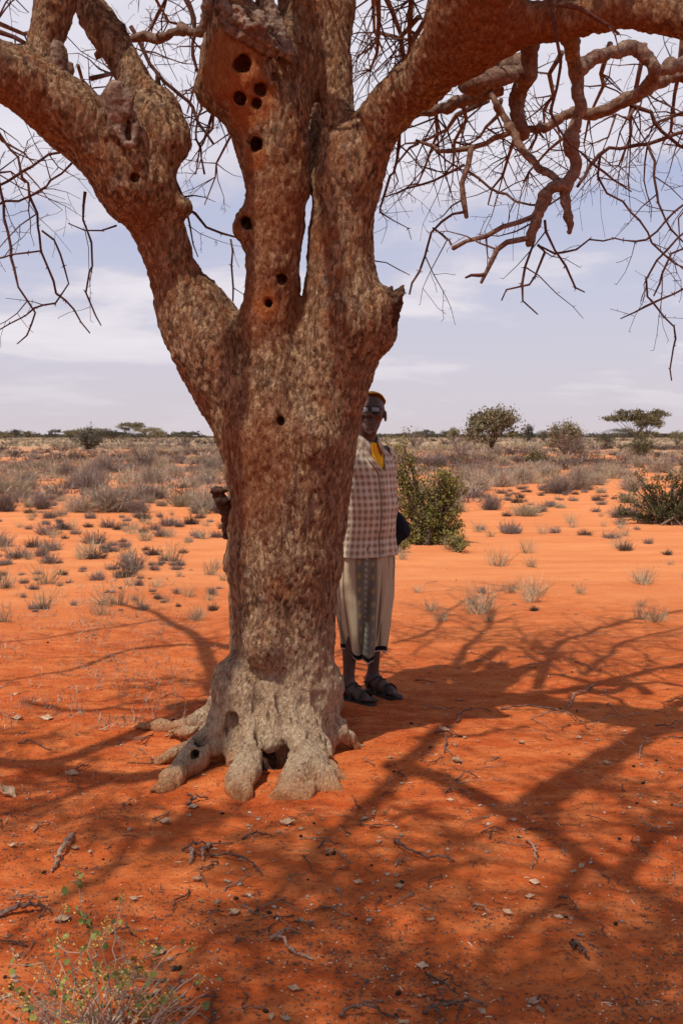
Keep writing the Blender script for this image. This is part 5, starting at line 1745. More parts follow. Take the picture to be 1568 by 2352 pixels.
def build_scrub():
    rng = np.random.default_rng(11)
    protos = []
    # small dark tussocks
    spec = [('dry_tussock', M_PURPLE, 240, .15, 1.5, .0034), ('dry_tussock', M_PURPLE, 200, .12, 1.7, .0034), ('dry_tussock', M_DRYDARK, 260, .14, 1.6, .0036),
            ('dry_tussock', M_PURPLE, 180, .18, 1.1, .0034)]
    for nm, mt, n, h, sp, w in spec:
        V, Q = blades(n, h, sp, w, rng, curve=.5, fork=3, base=.11)
        protos.append(mesh_obj(nm, V, Q, mt, smooth=False))
    straw = []
    for n, h in ((70, .26), (60, .20)):
        V, Q = blades(n, h, .6, .0030, rng, base=.10, fork=1)
        straw.append(mesh_obj('straw_tuft', V, Q, M_STRAW, smooth=False))
    big = []
    for k, (mt, n, h, w) in enumerate(((M_DRY, 460, .52, .0055), (M_DRY, 420, .42, .0055), (M_PURPLE, 460, .50, .0055), (M_STRAW, 400, .40, .0050))):
        V, Q = blades(n, h, 1.15, w, rng, curve=.5, fork=4, base=.20)
        big.append(mesh_obj('dry_shrub', V, Q, mt, smooth=False))

    def place(lst, i, px, py, sc, label, cat, group, used={}):
        g = G(px, py)
        p = lst[i % len(lst)]
        if id(p) not in used:
            used[id(p)] = 1
            o = p
        else:
            o = p.copy()
            COL.objects.link(o)
        o.location = g
        o.rotation_euler = (0, 0, float(rng.uniform(0, 6.28)))
        o.scale = (sc * float(rng.uniform(.9, 1.25)), sc * float(rng.uniform(.9, 1.25)), sc * float(rng.uniform(.85, 1.15)))
        tag(o, label, cat, group)
        return o

    # tussocks seen one by one in the photo, left of the tree (zoomed coordinates)
    named = [
        (z * .3375, 931 + w * .3375, s, lab) for z, w, s, lab in [
            (645, 940, 1.35, 'broad dark tussock on open sand, widest of the left middle ground'),
            (120, 1035, 1.5, 'dark low tussock nearest the left edge of the open sand'),
            (650, 1045, 1.0, 'small tussock in front of the broad dark one at left'),
            (900, 1110, 1.3, 'dark tussock closest to the tree shade at left'),
            (345, 990, 1.1, 'tussock just right of the dark one near the left edge'),
            (770, 955, .8, 'small grey tussock right beside the broad dark one at left'),
            (230, 965, .9, 'thin tussock left of the broad dark one, behind two others'),
            (320, 880, 1.2, 'paired grey tussock behind the left open sand'),
            (515, 880, .7, 'lone upright small tussock in the left open sand'),
            (850, 820, .65, 'tiny lone tussock on bright sand left of the trunk'),
            (975, 865, .7, 'tiny tussock on bright sand nearer the trunk'),
            (660, 1190, .6, 'small greenish tussock at the rim of the left shade'),
            (1100, 890, 1.0, 'low spreading tussock left of the trunk stub'),
            (1340, 890, 1.0, 'brownish tussock close beside the trunk on the left'),
            (840, 1170, .8, 'pale wispy tussock in front of the dark shaded one'),
            (10, 960, 1.1, 'tussock cut off by the left picture edge')]]
    named += [(882 + z * .4375, 901.6 + w * .4375, s, lab) for z, w, s, lab in [
        (655, 735, 1.15, 'low dark tussock alone on the bright sand right of the man'),
        (1190, 765, 1.2, 'round pale tussock standing on bright sand by the right shrub'),
        (1055, 752, .8, 'small tussock left of the round pale one'),
        (893, 738, .7, 'tiny pale tussock midway on the bright sand at right'),
        (505, 722, .6, 'tiny tussock just right of the green bush'),
        (740, 620, 1.0, 'grey tussock behind the bright sand at right'),
        (695, 578, 1.2, 'broad grey tussock behind the bright sand at right'),
        (535, 555, 1.1, 'dark rounded tussock behind the green bush'),
        (1140, 590, 1.0, 'grey tussock left of the right evergreen shrub'),
        (860, 600, 1.3, 'tall pale tussock behind the bright sand at right')]]
    for i, (px, py, s, lab) in enumerate(named):
        place(protos, i, px, py, s * .85, lab, 'tussock', 'dry tussocks on the sand')
    # many more of the same, closer together further back
    cnt = 0
    tries = 0
    while cnt < 250 and tries < 4000:
        tries += 1
        left = rng.random() < .62
        px = rng.uniform(-20, 520) if left else rng.uniform(1040, 1590)
        py = 1120 + 290 * rng.random() ** (1.75 if left else 2.4)
        d = vnoise(np.array([[G0(px, py)[0] * .35, G0(px, py)[1] * .35, 0]]), 500)[0]
        if rng.random() > .62 + .75 * d:
            continue
        ti = rng.integers(0, 4)
        side = 'left of the tree' if left else 'right of the man'
        where = 'among the nearer ones' if py > 1190 else 'in the back rows'
        place(protos, ti, px, py, rng.uniform(.32, .95) * (.8 if py > 1230 else 1) * (.5 if py > 1310 else 1), 'small %s tussock %s, %s' % ('dark brown' if ti == 2 else 'grey purple', side, where), 'tussock', 'small tussocks %s' % side)
        cnt += 1
    for i in range(120):
        left = rng.random() < .6
        px = rng.uniform(-20, 520) if left else rng.uniform(920, 1590)
        py = 1130 + 300 * rng.random() ** 1.2
        side = 'left of the tree' if left else 'right of the man'
        place(straw, rng.integers(0, 2), px, py, rng.uniform(.35, .95), 'wispy straw coloured grass tuft %s, %s' % (side, 'on the open sand' if py > 1200 else 'back among the tussocks'), 'grass tuft', 'wispy straw tufts %s' % side)
    # bigger grey shrubs
    bn = [(z * .3375, 931 + w * .3375, s, lab) for z, w, s, lab in [
        (770, 725, 1.15, 'airy pale shrub, largest of the left middle ground'), (540, 725, .9, 'grey shrub left of the airy pale one'),
        (975, 640, 1.0, 'pale shrub right of the airy one at left'), (95, 605, .95, 'rounded grey shrub near the left edge'),
        (1410, 690, .85, 'pale shrub touching the trunk on its left'), (1010, 430, 1.7, 'big bare grey shrub below the flat topped trees'),
        (30, 720, .7, 'low brown shrub at the left edge'), (1240, 690, .7, 'low pale shrub left of the one touching the trunk'),
        (1440, 450, 1.3, 'broad grey shrub far left of the trunk'), (110, 450, 1.2, 'wide pale shrub far off at the left'),
        (720, 460, 1.1, 'brown shrub far off below the dark round bush'), (280, 440, 1.2, 'very pale rounded shrub far off at left')]]
    bn += [(882 + z * .4375, 901.6 + w * .4375, s, lab) for z, w, s, lab in [
        (440, 490, 1.15, 'grey shrub right behind the green bush'), (1020, 460, 1.1, 'wide pale shrub in the right middle ground'),
        (920, 530, .85, 'small pale shrub in front of the wide one at right'), (1180, 415, 1.1, 'grey shrub behind the wide pale one at right'),
        (830, 430, .9, 'pale shrub left of the wide one at right'), (560, 410, .8, 'brown shrub right of the grey one behind the bush'),
        (690, 440, .8, 'small brown shrub in the right middle distance'), (620, 380, 1.1, 'pale shrub under the broad tree at right'),
        (1450, 420, 1.2, 'pale shrub behind the right evergreen shrub'), (1330, 395, 1.2, 'pale feathery shrub left behind the evergreen shrub')]]
    for i, (px, py, s, lab) in enumerate(bn):
        place(big, i, px, py, s, lab, 'shrub', 'dry grey shrubs')
    for i in range(110):
        px = rng.uniform(-20, 520) if rng.random() < .5 else rng.uniform(900, 1590)
        py = 1040 + 150 * rng.random() ** 1.3
        bi = rng.integers(0, 4)
        side = 'left of the tree' if px < 560 else 'right of the man'
        place(big, bi, px, py, rng.uniform(.45, 1.15) * (1 if py < 1130 else .6), 'leafless %s shrub %s, %s' % (('pale tan', 'pale tan', 'grey brown', 'straw yellow')[bi], side,
              'standing in the far scrub' if py < 1090 else 'at the near rim of the scrub'), 'shrub', 'dry shrubs of the middle distance %s' % side)

    # uncountable far scrub
    parts = {0: [], 1: [], 2: [], 3: []}
    mats = [M_DRY, M_PURPLE, M_STRAW, M_DRYDARK]
    for ring, (d0, d1, n, nb, h, w) in enumerate(((17, 60, 3000, 60, .27, .009), (60, 130, 3400, 36, .42, .020), (130, 420, 4200, 16, .75, .055))):
        protoB = [blades(nb, h, 1.0, w, rng, curve=.4, fork=2, base=.25) for _ in range(6)]
        r = np.sqrt(rng.uniform(d0 ** 2, d1 ** 2, n))
        a = rng.uniform(-.52, .52, n)
        x, y = r * np.sin(a), r * np.cos(a)
        dens = fbm(np.stack([x * .16, y * .10, 0 * x], 1), 510, 2)
        keep = rng.random(n) < .50 + .8 * dens + (.4 if ring else np.clip((r - 26) / 18, -.45, .35))
        x, y = x[keep], y[keep]
        z = hgt(x, y)
        typ = vnoise(np.stack([x * .06, y * .06, 0 * x + 3], 1), 515) + rng.normal(0, .35, len(x))
        for i in range(len(x)):
            v, q = protoB[rng.integers(0, 6)]
            c, s_ = math.cos(i * 1.7), math.sin(i * 1.7)
            sc = rng.uniform(.5, 1.25)
            vv = np.stack([(v[:, 0] * c - v[:, 1] * s_) * sc * 1.35, (v[:, 0] * s_ + v[:, 1] * c) * sc * 1.35, v[:, 2] * sc * rng.uniform(.7, 1.05)], 1) + np.array([x[i], y[i], z[i]])
            t = 2 if typ[i] < -.18 else (0 if typ[i] < .22 else (1 if typ[i] < .55 else 3))
            parts[t].append((vv, q))
    for t in parts:
        V, Q = join(parts[t])
        nm = ['scrub', 'purple_scrub', 'dry_grass', 'dark_scrub'][t]
        o = mesh_obj(nm, V, Q, mats[t], smooth=False)
        tag(o, ['pale grey scrub covering the far plain', 'grey brown scrub covering the far plain', 'straw coloured grass covering the far plain', 'dark scrub dotted over the far plain'][t],
            kind='stuff')
    # fine dry grass close up, left and around
    n = 1700
    px = rng.uniform(-30, 560, n)
    py = rng.uniform(1330, 1680, n)
    parts = []
    for i in range(n):
        dn = vnoise(np.array([[px[i] * .008, py[i] * .016, 0]]), 520)[0]
        if px[i] + rng.normal(0, 90) > 430 or rng.random() > .45 + .9 * dn:
            continue
        g = G(px[i], py[i])
        v, q = blades(rng.integers(2, 7), rng.uniform(.03, .10), 1.9, .0017, rng, fork=2, base=.04)
        parts.append((v + g, q))
    V, Q = join(parts)
    tag(mesh_obj('dead_grass', V, Q, M_DRY, smooth=False), 'thin dead grass strewn over the sand left of the tree', kind='stuff')


build_scrub()


def shrub(name, label, loc, R, hgt_, n_stem, leafmat, n_leaf, leaf, rng, parent_group=None, squash=1.0, lobes=None, wood=M_WOOD, up=.6):
    """a leafy shrub: crooked stems from one foot, leaves clustered at the ends of the twigs"""
    root = empty(name, loc)
    tag(root, label, 'shrub' if 'tree' not in name else 'tree')
    out = []
    for k in range(n_stem):
        if lobes is not None:
            lx, ly, lz, lr = lobes[k % len(lobes)]
            tgt = np.array([lx, ly, lz]) + rng.normal(0, lr * .5, 3)
        else:
            a = rng.uniform(0, 2 * math.pi)
            rr = R * math.sqrt(rng.random())
            tgt = np.array([rr * math.cos(a), rr * math.sin(a), hgt_ * rng.uniform(.55, 1.0) * math.sqrt(max(.1, 1 - (rr / R) ** 2 * .8))])
        L = np.linalg.norm(tgt)
        nn = 8
        t = np.linspace(0, 1, nn)[:, None]
        c = tgt * t + (1 - t) * np.array([rng.normal(0, R * .16), rng.normal(0, R * .16), 0])
        c[:, 2] = tgt[2] * (t[:, 0] ** .8)
        for q in range(3):
            c[1:, q] += rng.normal(0, .022 * L, nn - 1)
        out.append((c, np.linspace(.012, .003, nn) * (1 + L)))
        for m in range(rng.integers(5, 10)):
            i = rng.integers(2, nn)
            dd = unit(rng.normal(0, 1, 3) + np.array([0, 0, up]) + tgt / L)
            grow(out, c[i], dd, L * rng.uniform(.09, .20), .0035, 1, rng, -.02, .35, .05, .6, 0)
    V, F = tubes(out, 4, caps=False)
    mesh_obj('stems', V, F, wood, root)
    ends = np.array([p[0][-1] for p in out] + [p[0][len(p[0]) // 2] for p in out])
    idx = rng.integers(0, len(ends), n_leaf)
    pts = ends[idx] + rng.normal(0, leaf * 1.6, (n_leaf, 3))
    pts = pts[pts[:, 2] > .02]
    V, Q = quads_at(pts, leaf, rng, 1.9, .3)
    mesh_obj('foliage', V, Q, leafmat, root, smooth=False)
    return root


def build_green_shrubs():
    rng = np.random.default_rng(21)
    g = G(985, 1250)
    k = g[1] / FPX
    L = lambda px, py, dy=0.0, r=.12: ((px - 985) * k, dy, (1250 - py) * k, r)
    lob = [L(925, 1035, .1, .13), L(900, 1060, .15, .12), L(935, 1100, .05, .13), L(1010, 1095, .0, .14), L(1030, 1085, -.05, .12), L(985, 1115, .1, .12),
           L(1045, 1130, .0, .10), L(1000, 1160, -.1, .15), L(950, 1160, -.05, .14), L(1040, 1180, .05, .10), L(1055, 1205, .0, .08), L(925, 1200, 0, .12), L(980, 1210, -.12, .12),
           L(1010, 1230, -.1, .09), L(955, 1235, -.05, .1), L(1035, 1235, -.05, .08), L(905, 1215, 0, .1), L(985, 1195, .1, .14), L(900, 1130, .1, .13), L(1035, 1110, .08, .1)]
    shrub('green_bush', 'olive green leafy bush with twisted dark stems right behind the man', tuple(g), .5, 1.4, 90, M_OLIVE, 15000, .020, rng, lobes=lob)
    g = G(1052, 1268)
    shrub('low_bush', 'low sprawling olive plant at the right foot of the green bush', tuple(g), .16, .24, 14, M_OLIVE, 700, .014, rng)
    g = G(915, 1268)
    shrub('low_bush', 'low olive plant at the left foot of the green bush', tuple(g), .14, .18, 12, M_OLIVE, 500, .014, rng)
    g = G(1530, 1203)
    k = g[1] / FPX
    L = lambda px, py, dy=0.0, r=.14: ((px - 1530) * k, dy, (1203 - py) * k, r)
    lob = [L(1460, 1100, 0, .14), L(1490, 1110, -.1, .15), L(1530, 1105, 0, .15), L(1570, 1090, 0, .16), L(1600, 1085, 0, .15), L(1450, 1140, 0, .13), L(1480, 1150, -.15, .15),
           L(1520, 1150, -.2, .16), L(1560, 1140, -.15, .16), L(1610, 1130, -.1, .16), L(1440, 1180, 0, .09), L(1425, 1188, -.05, .07), L(1550, 1180, -.2, .14), L(1600, 1175, -.2, .14),
           L(1500, 1185, -.15, .10), L(1650, 1150, 0, .15), L(1680, 1120, 0, .14)]
    shrub('evergreen_shrub', 'broad dark green shrub at the right edge casting shade on the sand', tuple(g), .8, .95, 60, M_OLIVE2, 9500, .020, rng, lobes=lob)
    g = G(1470, 1052)
    shrub('evergreen_shrub', 'small dark green shrub in front of the flat topped tree at right', tuple(g), 1.1, 1.6, 26, M_OLIVE2, 1400, .06, rng)
    g = G(205, 1032)
    shrub('evergreen_shrub', 'dark round bush far off at left beside flat topped trees', tuple(g), 1.5, 2.1, 30, M_TREEDARK, 1500, .11, rng)
    g = G(1225, 1066)
    shrub('low_bush', 'low green patch of bush in the right middle distance', tuple(g), 1.0, .7, 22, M_OLIVE2, 1000, .05, rng)


build_green_shrubs()


def far_tree(label, loc, width, height, leafmat, rng, flat=.30, trunk_h=.45, n=2600, cat='tree', name='flat_topped_tree', stems=3, ls=.16, group=None, layers=None):
    root = empty(name, loc)
    tag(root, label, cat, group)
    out = []
    R = width / 2
    tips = []
    for s in range(stems):
        a0 = rng.uniform(0, 6.28)
        lean = np.array([math.cos(a0), math.sin(a0), 0]) * R * .12
        base = np.array([rng.normal(0, .06), rng.normal(0, .06), -.05])
        fk = base + lean + np.array([0, 0, height * trunk_h * rng.uniform(.5, .9)])
        out.append((np.array([base, (base + fk) / 2 + rng.normal(0, .03, 3) * height * .3, fk]), np.array([.045, .034, .03]) * height * .5))
        for b in range(9):
            a = rng.uniform(0, 6.28)
            rr = R * math.sqrt(rng.uniform(.03, 1))
            top = height * (1 - flat * rng.uniform(.1, .9) * (.35 + (rr / R) ** 2))
            t = np.array([rr * math.cos(a), rr * math.sin(a), top]) + lean * .5
            m = fk * .45 + t * .55 + np.array([0, 0, -height * .04]) + rng.normal(0, .03 * height, 3)
            out.append((np.array([fk, m, t]), np.array([.022, .014, .006]) * height * .5))
            for c_ in range(4):
                t2 = t + rng.normal(0, 1, 3) * np.array([R * .22, R * .22, height * .05])
                out.append((np.array([m * .4 + t * .6, t2]), np.array([.006, .003]) * height * .5))
                tips.append(t2)
            tips.append(t)
    V, F = tubes(out, 5, caps=False)
    mesh_obj('trunk', V, F, M_WOOD, root)
    tips = np.array(tips)
    n = int(n * 1.5)
    idx = rng.integers(0, len(tips), n)
    pts = tips[idx] + rng.normal(0, 1, (n, 3)) * np.array([R * .10, R * .11, height * flat * .13])
    V, Q = quads_at(pts, ls * 1.5 * height / 5, rng, 1.3, .6)
    mesh_obj('crown', V, Q, leafmat, root, smooth=False)
    return root


def build_far_trees():
    rng = np.random.default_rng(31)

    def at(px, D):
        u = ray(px, 1000)
        return (u[0] / u[1] * D, D, H(u[0] / u[1] * D, D))
    # px centre, distance, crown width px, top y px
    spec = [
        (1452, 165, 112, 946, M_TREELEAF, 'wide flat topped acacia standing alone on the right skyline', .26, .5, 3000, 2),
        (1484, 172, 56, 956, M_TREELEAF, 'flat topped acacia overlapping the wide one on its right', .30, .45, 2400, 2),
        (1131, 88, 104, 949, M_TREELEAF, 'broad round crowned acacia with many stems on the right skyline', .62, .25, 4200, 6),
        (1298, 74, 70, 975, M_TREELEAF, 'rounded bushy acacia between the two big ones at right', .8, .15, 3000, 7),
        (299, 260, 58, 975, M_TREELEAF, 'flat topped acacia highest on the left skyline', .3, .45, 2600, 2),
        (345, 250, 58, 983, M_TREELEAF, 'flat topped acacia right of the highest one at left', .4, .4, 2400, 2),
        (128, 300, 30, 989, M_TREEDARK, 'small dark umbrella tree on the left skyline', .4, .4, 1400, 1),
        (166, 290, 36, 990, M_TREELEAF, 'olive umbrella tree right of the small dark one at left', .35, .45, 1400, 2),
        (33, 310, 34, 990, M_TREEDARK, 'dark umbrella tree nearest the left edge of the skyline', .4, .4, 1400, 2),
        (250, 230, 40, 990, M_TREEDARK, 'dark bushy tree left of the highest flat topped one', .6, .3, 1500, 3),
        (1395, 200, 26, 999, M_TREEDARK, 'small dark tree left of the wide lone acacia', .6, .2, 1000, 3),
        (1428, 260, 66, 987, M_TREEDARK, 'low dark spread of crown behind the wide lone acacia', .45, .3, 1600, 3),
        (1041, 180, 28, 987, M_TREELEAF, 'small green tree left of the broad round acacia', .6, .2, 1200, 3),
        (1214, 170, 20, 982, M_TREEDARK, 'small upright tree right of the broad round acacia', .8, .2, 1000, 3),
        (1246, 230, 30, 990, M_TREEDARK, 'low dark tree left of the rounded bushy acacia', .7, .2, 1000, 3),
        (1556, 130, 36, 992, M_TREELEAF, 'small rusty crowned tree at the right edge of the skyline', .5, .3, 1300, 3),
        (1388, 105, 40, 1001, M_TREEDARK, 'dark low tree in front of the skyline right of the bushy acacia', .8, .1, 1300, 4),
    ]
    for px, D, w, top, mt, lab, fl_, th, n, st in spec:
        hgt_ = (1000 - top) / FPX * D + 1.5
        far_tree(lab, at(px, D), w / FPX * D, hgt_, mt, rng, fl_, th, n, stems=st, ls=.15)
    # bare grey thornbushes against the skyline
    for px, D, w, top, lab in [(955, 95, 50, 982, 'bare grey thorn tree just right of the man'), (1060, 60, 40, 990, 'bare thorn bush right of the bare tree near the man'),
                               (332, 45, 80, 990, 'large leafless grey thorn bush below the left skyline'), (1310, 70, 60, 968, 'bare upper twigs of a thorn tree behind the bushy acacia'),
                               (430, 90, 60, 1000, 'bare brown thorn bush left of the trunk near the skyline')]:
        h = (1000 - top) / FPX * D + 1.5
        root = empty('thorn_tree', at(px, D))
        tag(root, lab, 'thorn tree')
        out = []
        for k in range(26):
            a = rng.uniform(0, 6.28)
            d = unit(np.array([math.cos(a) * .6, math.sin(a) * .6, 1.1]))
            grow(out, (0, 0, 0), d, h * rng.uniform(.7, 1.1), .010 * h, 2, rng, -.01, .22, h * .14, .75, 0)
        V, F = tubes(out, 3, caps=False)
        o = mesh_obj('branches', V, F, M_PURPLE, root)
    # the far treeline: many small crowns
    protos = []
    for k in range(5):
        protos.append(far_tree('tiny dark tree among many along the far horizon', (0, 0, 0), rng.uniform(5, 9), rng.uniform(2.6, 3.8), M_TREEDARK if k % 2 else M_TREELEAF, rng, .5, .3, 420,
                               stems=2, ls=.38, group='tiny trees along the horizon', name='horizon_tree'))
    for k in range(90):
        D = rng.uniform(260, 620)
        px = rng.uniform(-60, 520) if k % 2 else rng.uniform(880, 1640)
        o = protos[k] if k < 5 else copy_tree(protos[k % 5])
        o.location = at(px, D)
        o.rotation_euler = (0, 0, rng.uniform(0, 6.28))
        s = float(rng.uniform(.5, .95))
        o.scale = (s * float(rng.uniform(.9, 1.8)), s, s)
    # beyond them the plain ends in one dark wood
    n = 26000
    a = rng.uniform(-.5, .5, n)
    D = rng.uniform(600, 900, n)
    x, y = D * np.sin(a), D * np.cos(a)
    cl = vnoise(np.stack([x * .05, y * .01, 0 * x], 1), 540)
    z = hgt(x, y) + rng.uniform(0, 1, n) ** 1.3 * (1.2 + 1.8 * cl)
    V, Q = quads_at(np.stack([x, y, z], 1), np.full(n, 1.3), rng, 1.6, 0)
    tag(mesh_obj('far_wood', V, Q, M_TREEDARK, smooth=False), 'thin dark line of far trees on the horizon', kind='stuff')


build_far_trees()


def build_front_plant():
    rng = np.random.default_rng(41)
    g = G(235, 2400)
    root = empty('leafy_plant', tuple(g))
    tag(root, 'wiry plant with small round green leaves and dried yellow flowers in the near left corner', 'plant')
    y0 = g[1]
    stems, leaf_pts, flo = [], [], []

    def tgt(px, py, dy):
        return P(px, py, y0 + dy) - g
    T = [(185, 2010, .03, 1), (80, 2200, .05, 0), (140, 2160, -.02, 0), (215, 2150, .1, 0), (285, 2175, .0, 0), (330, 2190, .12, 0), (410, 2165, .14, 0), (395, 2230, .05, 0),
         (455, 2245, .05, 0), (60, 2270, -.08, 0), (30, 2320, -.05, 0), (120, 2230, .05, 0), (250, 2220, -.1, 0), (350, 2260, -.1, 0), (180, 2190, -.1, 0), (310, 2230, .08, 0),
         (0, 2290, 0, 0), (420, 2300, 0, 0), (270, 2130, .08, 0), (95, 2300, -.15, 0)]
    for k, (px, py, dy, main) in enumerate(T):
        t = tgt(px, py, dy)
        n = 11
        f = np.linspace(0, 1, n)[:, None]
        c = t * f
        c[:, 2] = t[2] * f[:, 0] ** .85
        for q in range(3):
            c[1:, q] += rng.normal(0, .006, n - 1)
        stems.append((c, np.linspace(.0026, .0011, n)))
        rr = .30 if not main else .18
        for m in range(16 if main else 5):
            i = rng.integers(4 if not main else 5, n)
            p = c[i] + rng.normal(0, .004, 3)
            if main:
                leaf_pts.append(p + rng.normal(0, .008, 3))
                leaf_pts.append(p + rng.normal(0, .008, 3))
            else:
                e = p + unit(rng.normal(0, 1, 3) + np.array([0, 0, .6])) * rng.uniform(.03, .09)
                stems.append((np.stack([p, (p + e) / 2 + rng.normal(0, .005, 3), e]), np.array([.0014, .0011, .0008])))
                for _ in range(2):
                    leaf_pts.append(e + rng.normal(0, .012, 3))
                if rng.random() < .6:
                    flo.append(e)
    for k in range(80):
        px, py = rng.uniform(0, 490), 2352 - rng.uniform(0, 160) * rng.random()
        t = tgt(px, py - 20, rng.uniform(-.15, .18))
        b = np.array([t[0] * .35 + rng.normal(0, .05), rng.normal(0, .05), 0])
        stems.append((np.stack([b, (b + t) / 2 + rng.normal(0, .012, 3), t]), np.array([.0018, .0014, .0009])))
        if rng.random() < .3:
            leaf_pts.append(t)
    V, F = tubes(stems, 4, caps=False)
    mesh_obj('stems', V, F, M_DRY, root)
    # round leaves: six-sided cupped discs
    def discs(pts, s0, s1, mat, name):
        Vs, Fs = [], []
        ang = np.linspace(0, 2 * math.pi, 7)[:-1]
        for p in pts:
            a = unit(rng.normal(0, 1, 3) + np.array([0, -.3, .8]))
            u = unit(np.cross(a, rng.normal(0, 1, 3)))
            w = np.cross(a, u)
            s = rng.uniform(s0, s1)
            ring = [p + (u * math.cos(t) * 1.15 + w * math.sin(t) * .85) * s + a * s * .15 for t in ang]
            o = len(Vs)
            Vs += ring + [p]
            Fs += [(o + 6, o + i, o + (i + 1) % 6) for i in range(6)]
        mesh_obj(name, np.array(Vs), np.array(Fs), mat, root, smooth=True)
    discs(leaf_pts, .004, .0105, M_LEAFY, 'leaves')
    V, F = [], []
    pts = np.vstack([f + rng.normal(0, .010, (26, 3)) for f in flo])
    V, Q = quads_at(pts, .0055, rng, 1.1)
    mesh_obj('flowers', V, Q, M_YLEAF, root, smooth=False)


build_front_plant()
# ------------------------------------------------------------------ litter on the sand
M_STICK = wood_mat('fallen_stick_wood', (0.055, 0.028, 0.020), (0.19, 0.115, 0.085), (0.40, 0.28, 0.21), 60)
M_STICKP = wood_mat('bleached_stick_wood', (0.16, 0.10, 0.07), (0.40, 0.28, 0.20), (0.60, 0.46, 0.36), 60)
M_BARKCHIP = simple_mat('pale_bark_chip', (0.38, 0.22, 0.12), (0.64, 0.44, 0.29), 40, 0.9, 0.8, 0.004, per_object=0.3)
M_STONE = simple_mat('pale_stone', (0.30, 0.19, 0.13), (0.52, 0.38, 0.28), 50, 0.9, 0.5, 0.003, per_object=0.35)
M_DUNG = simple_mat('dark_pellet', (0.02, 0.010, 0.008), (0.06, 0.03, 0.02), 50, 0.9, 0.5, 0.003)


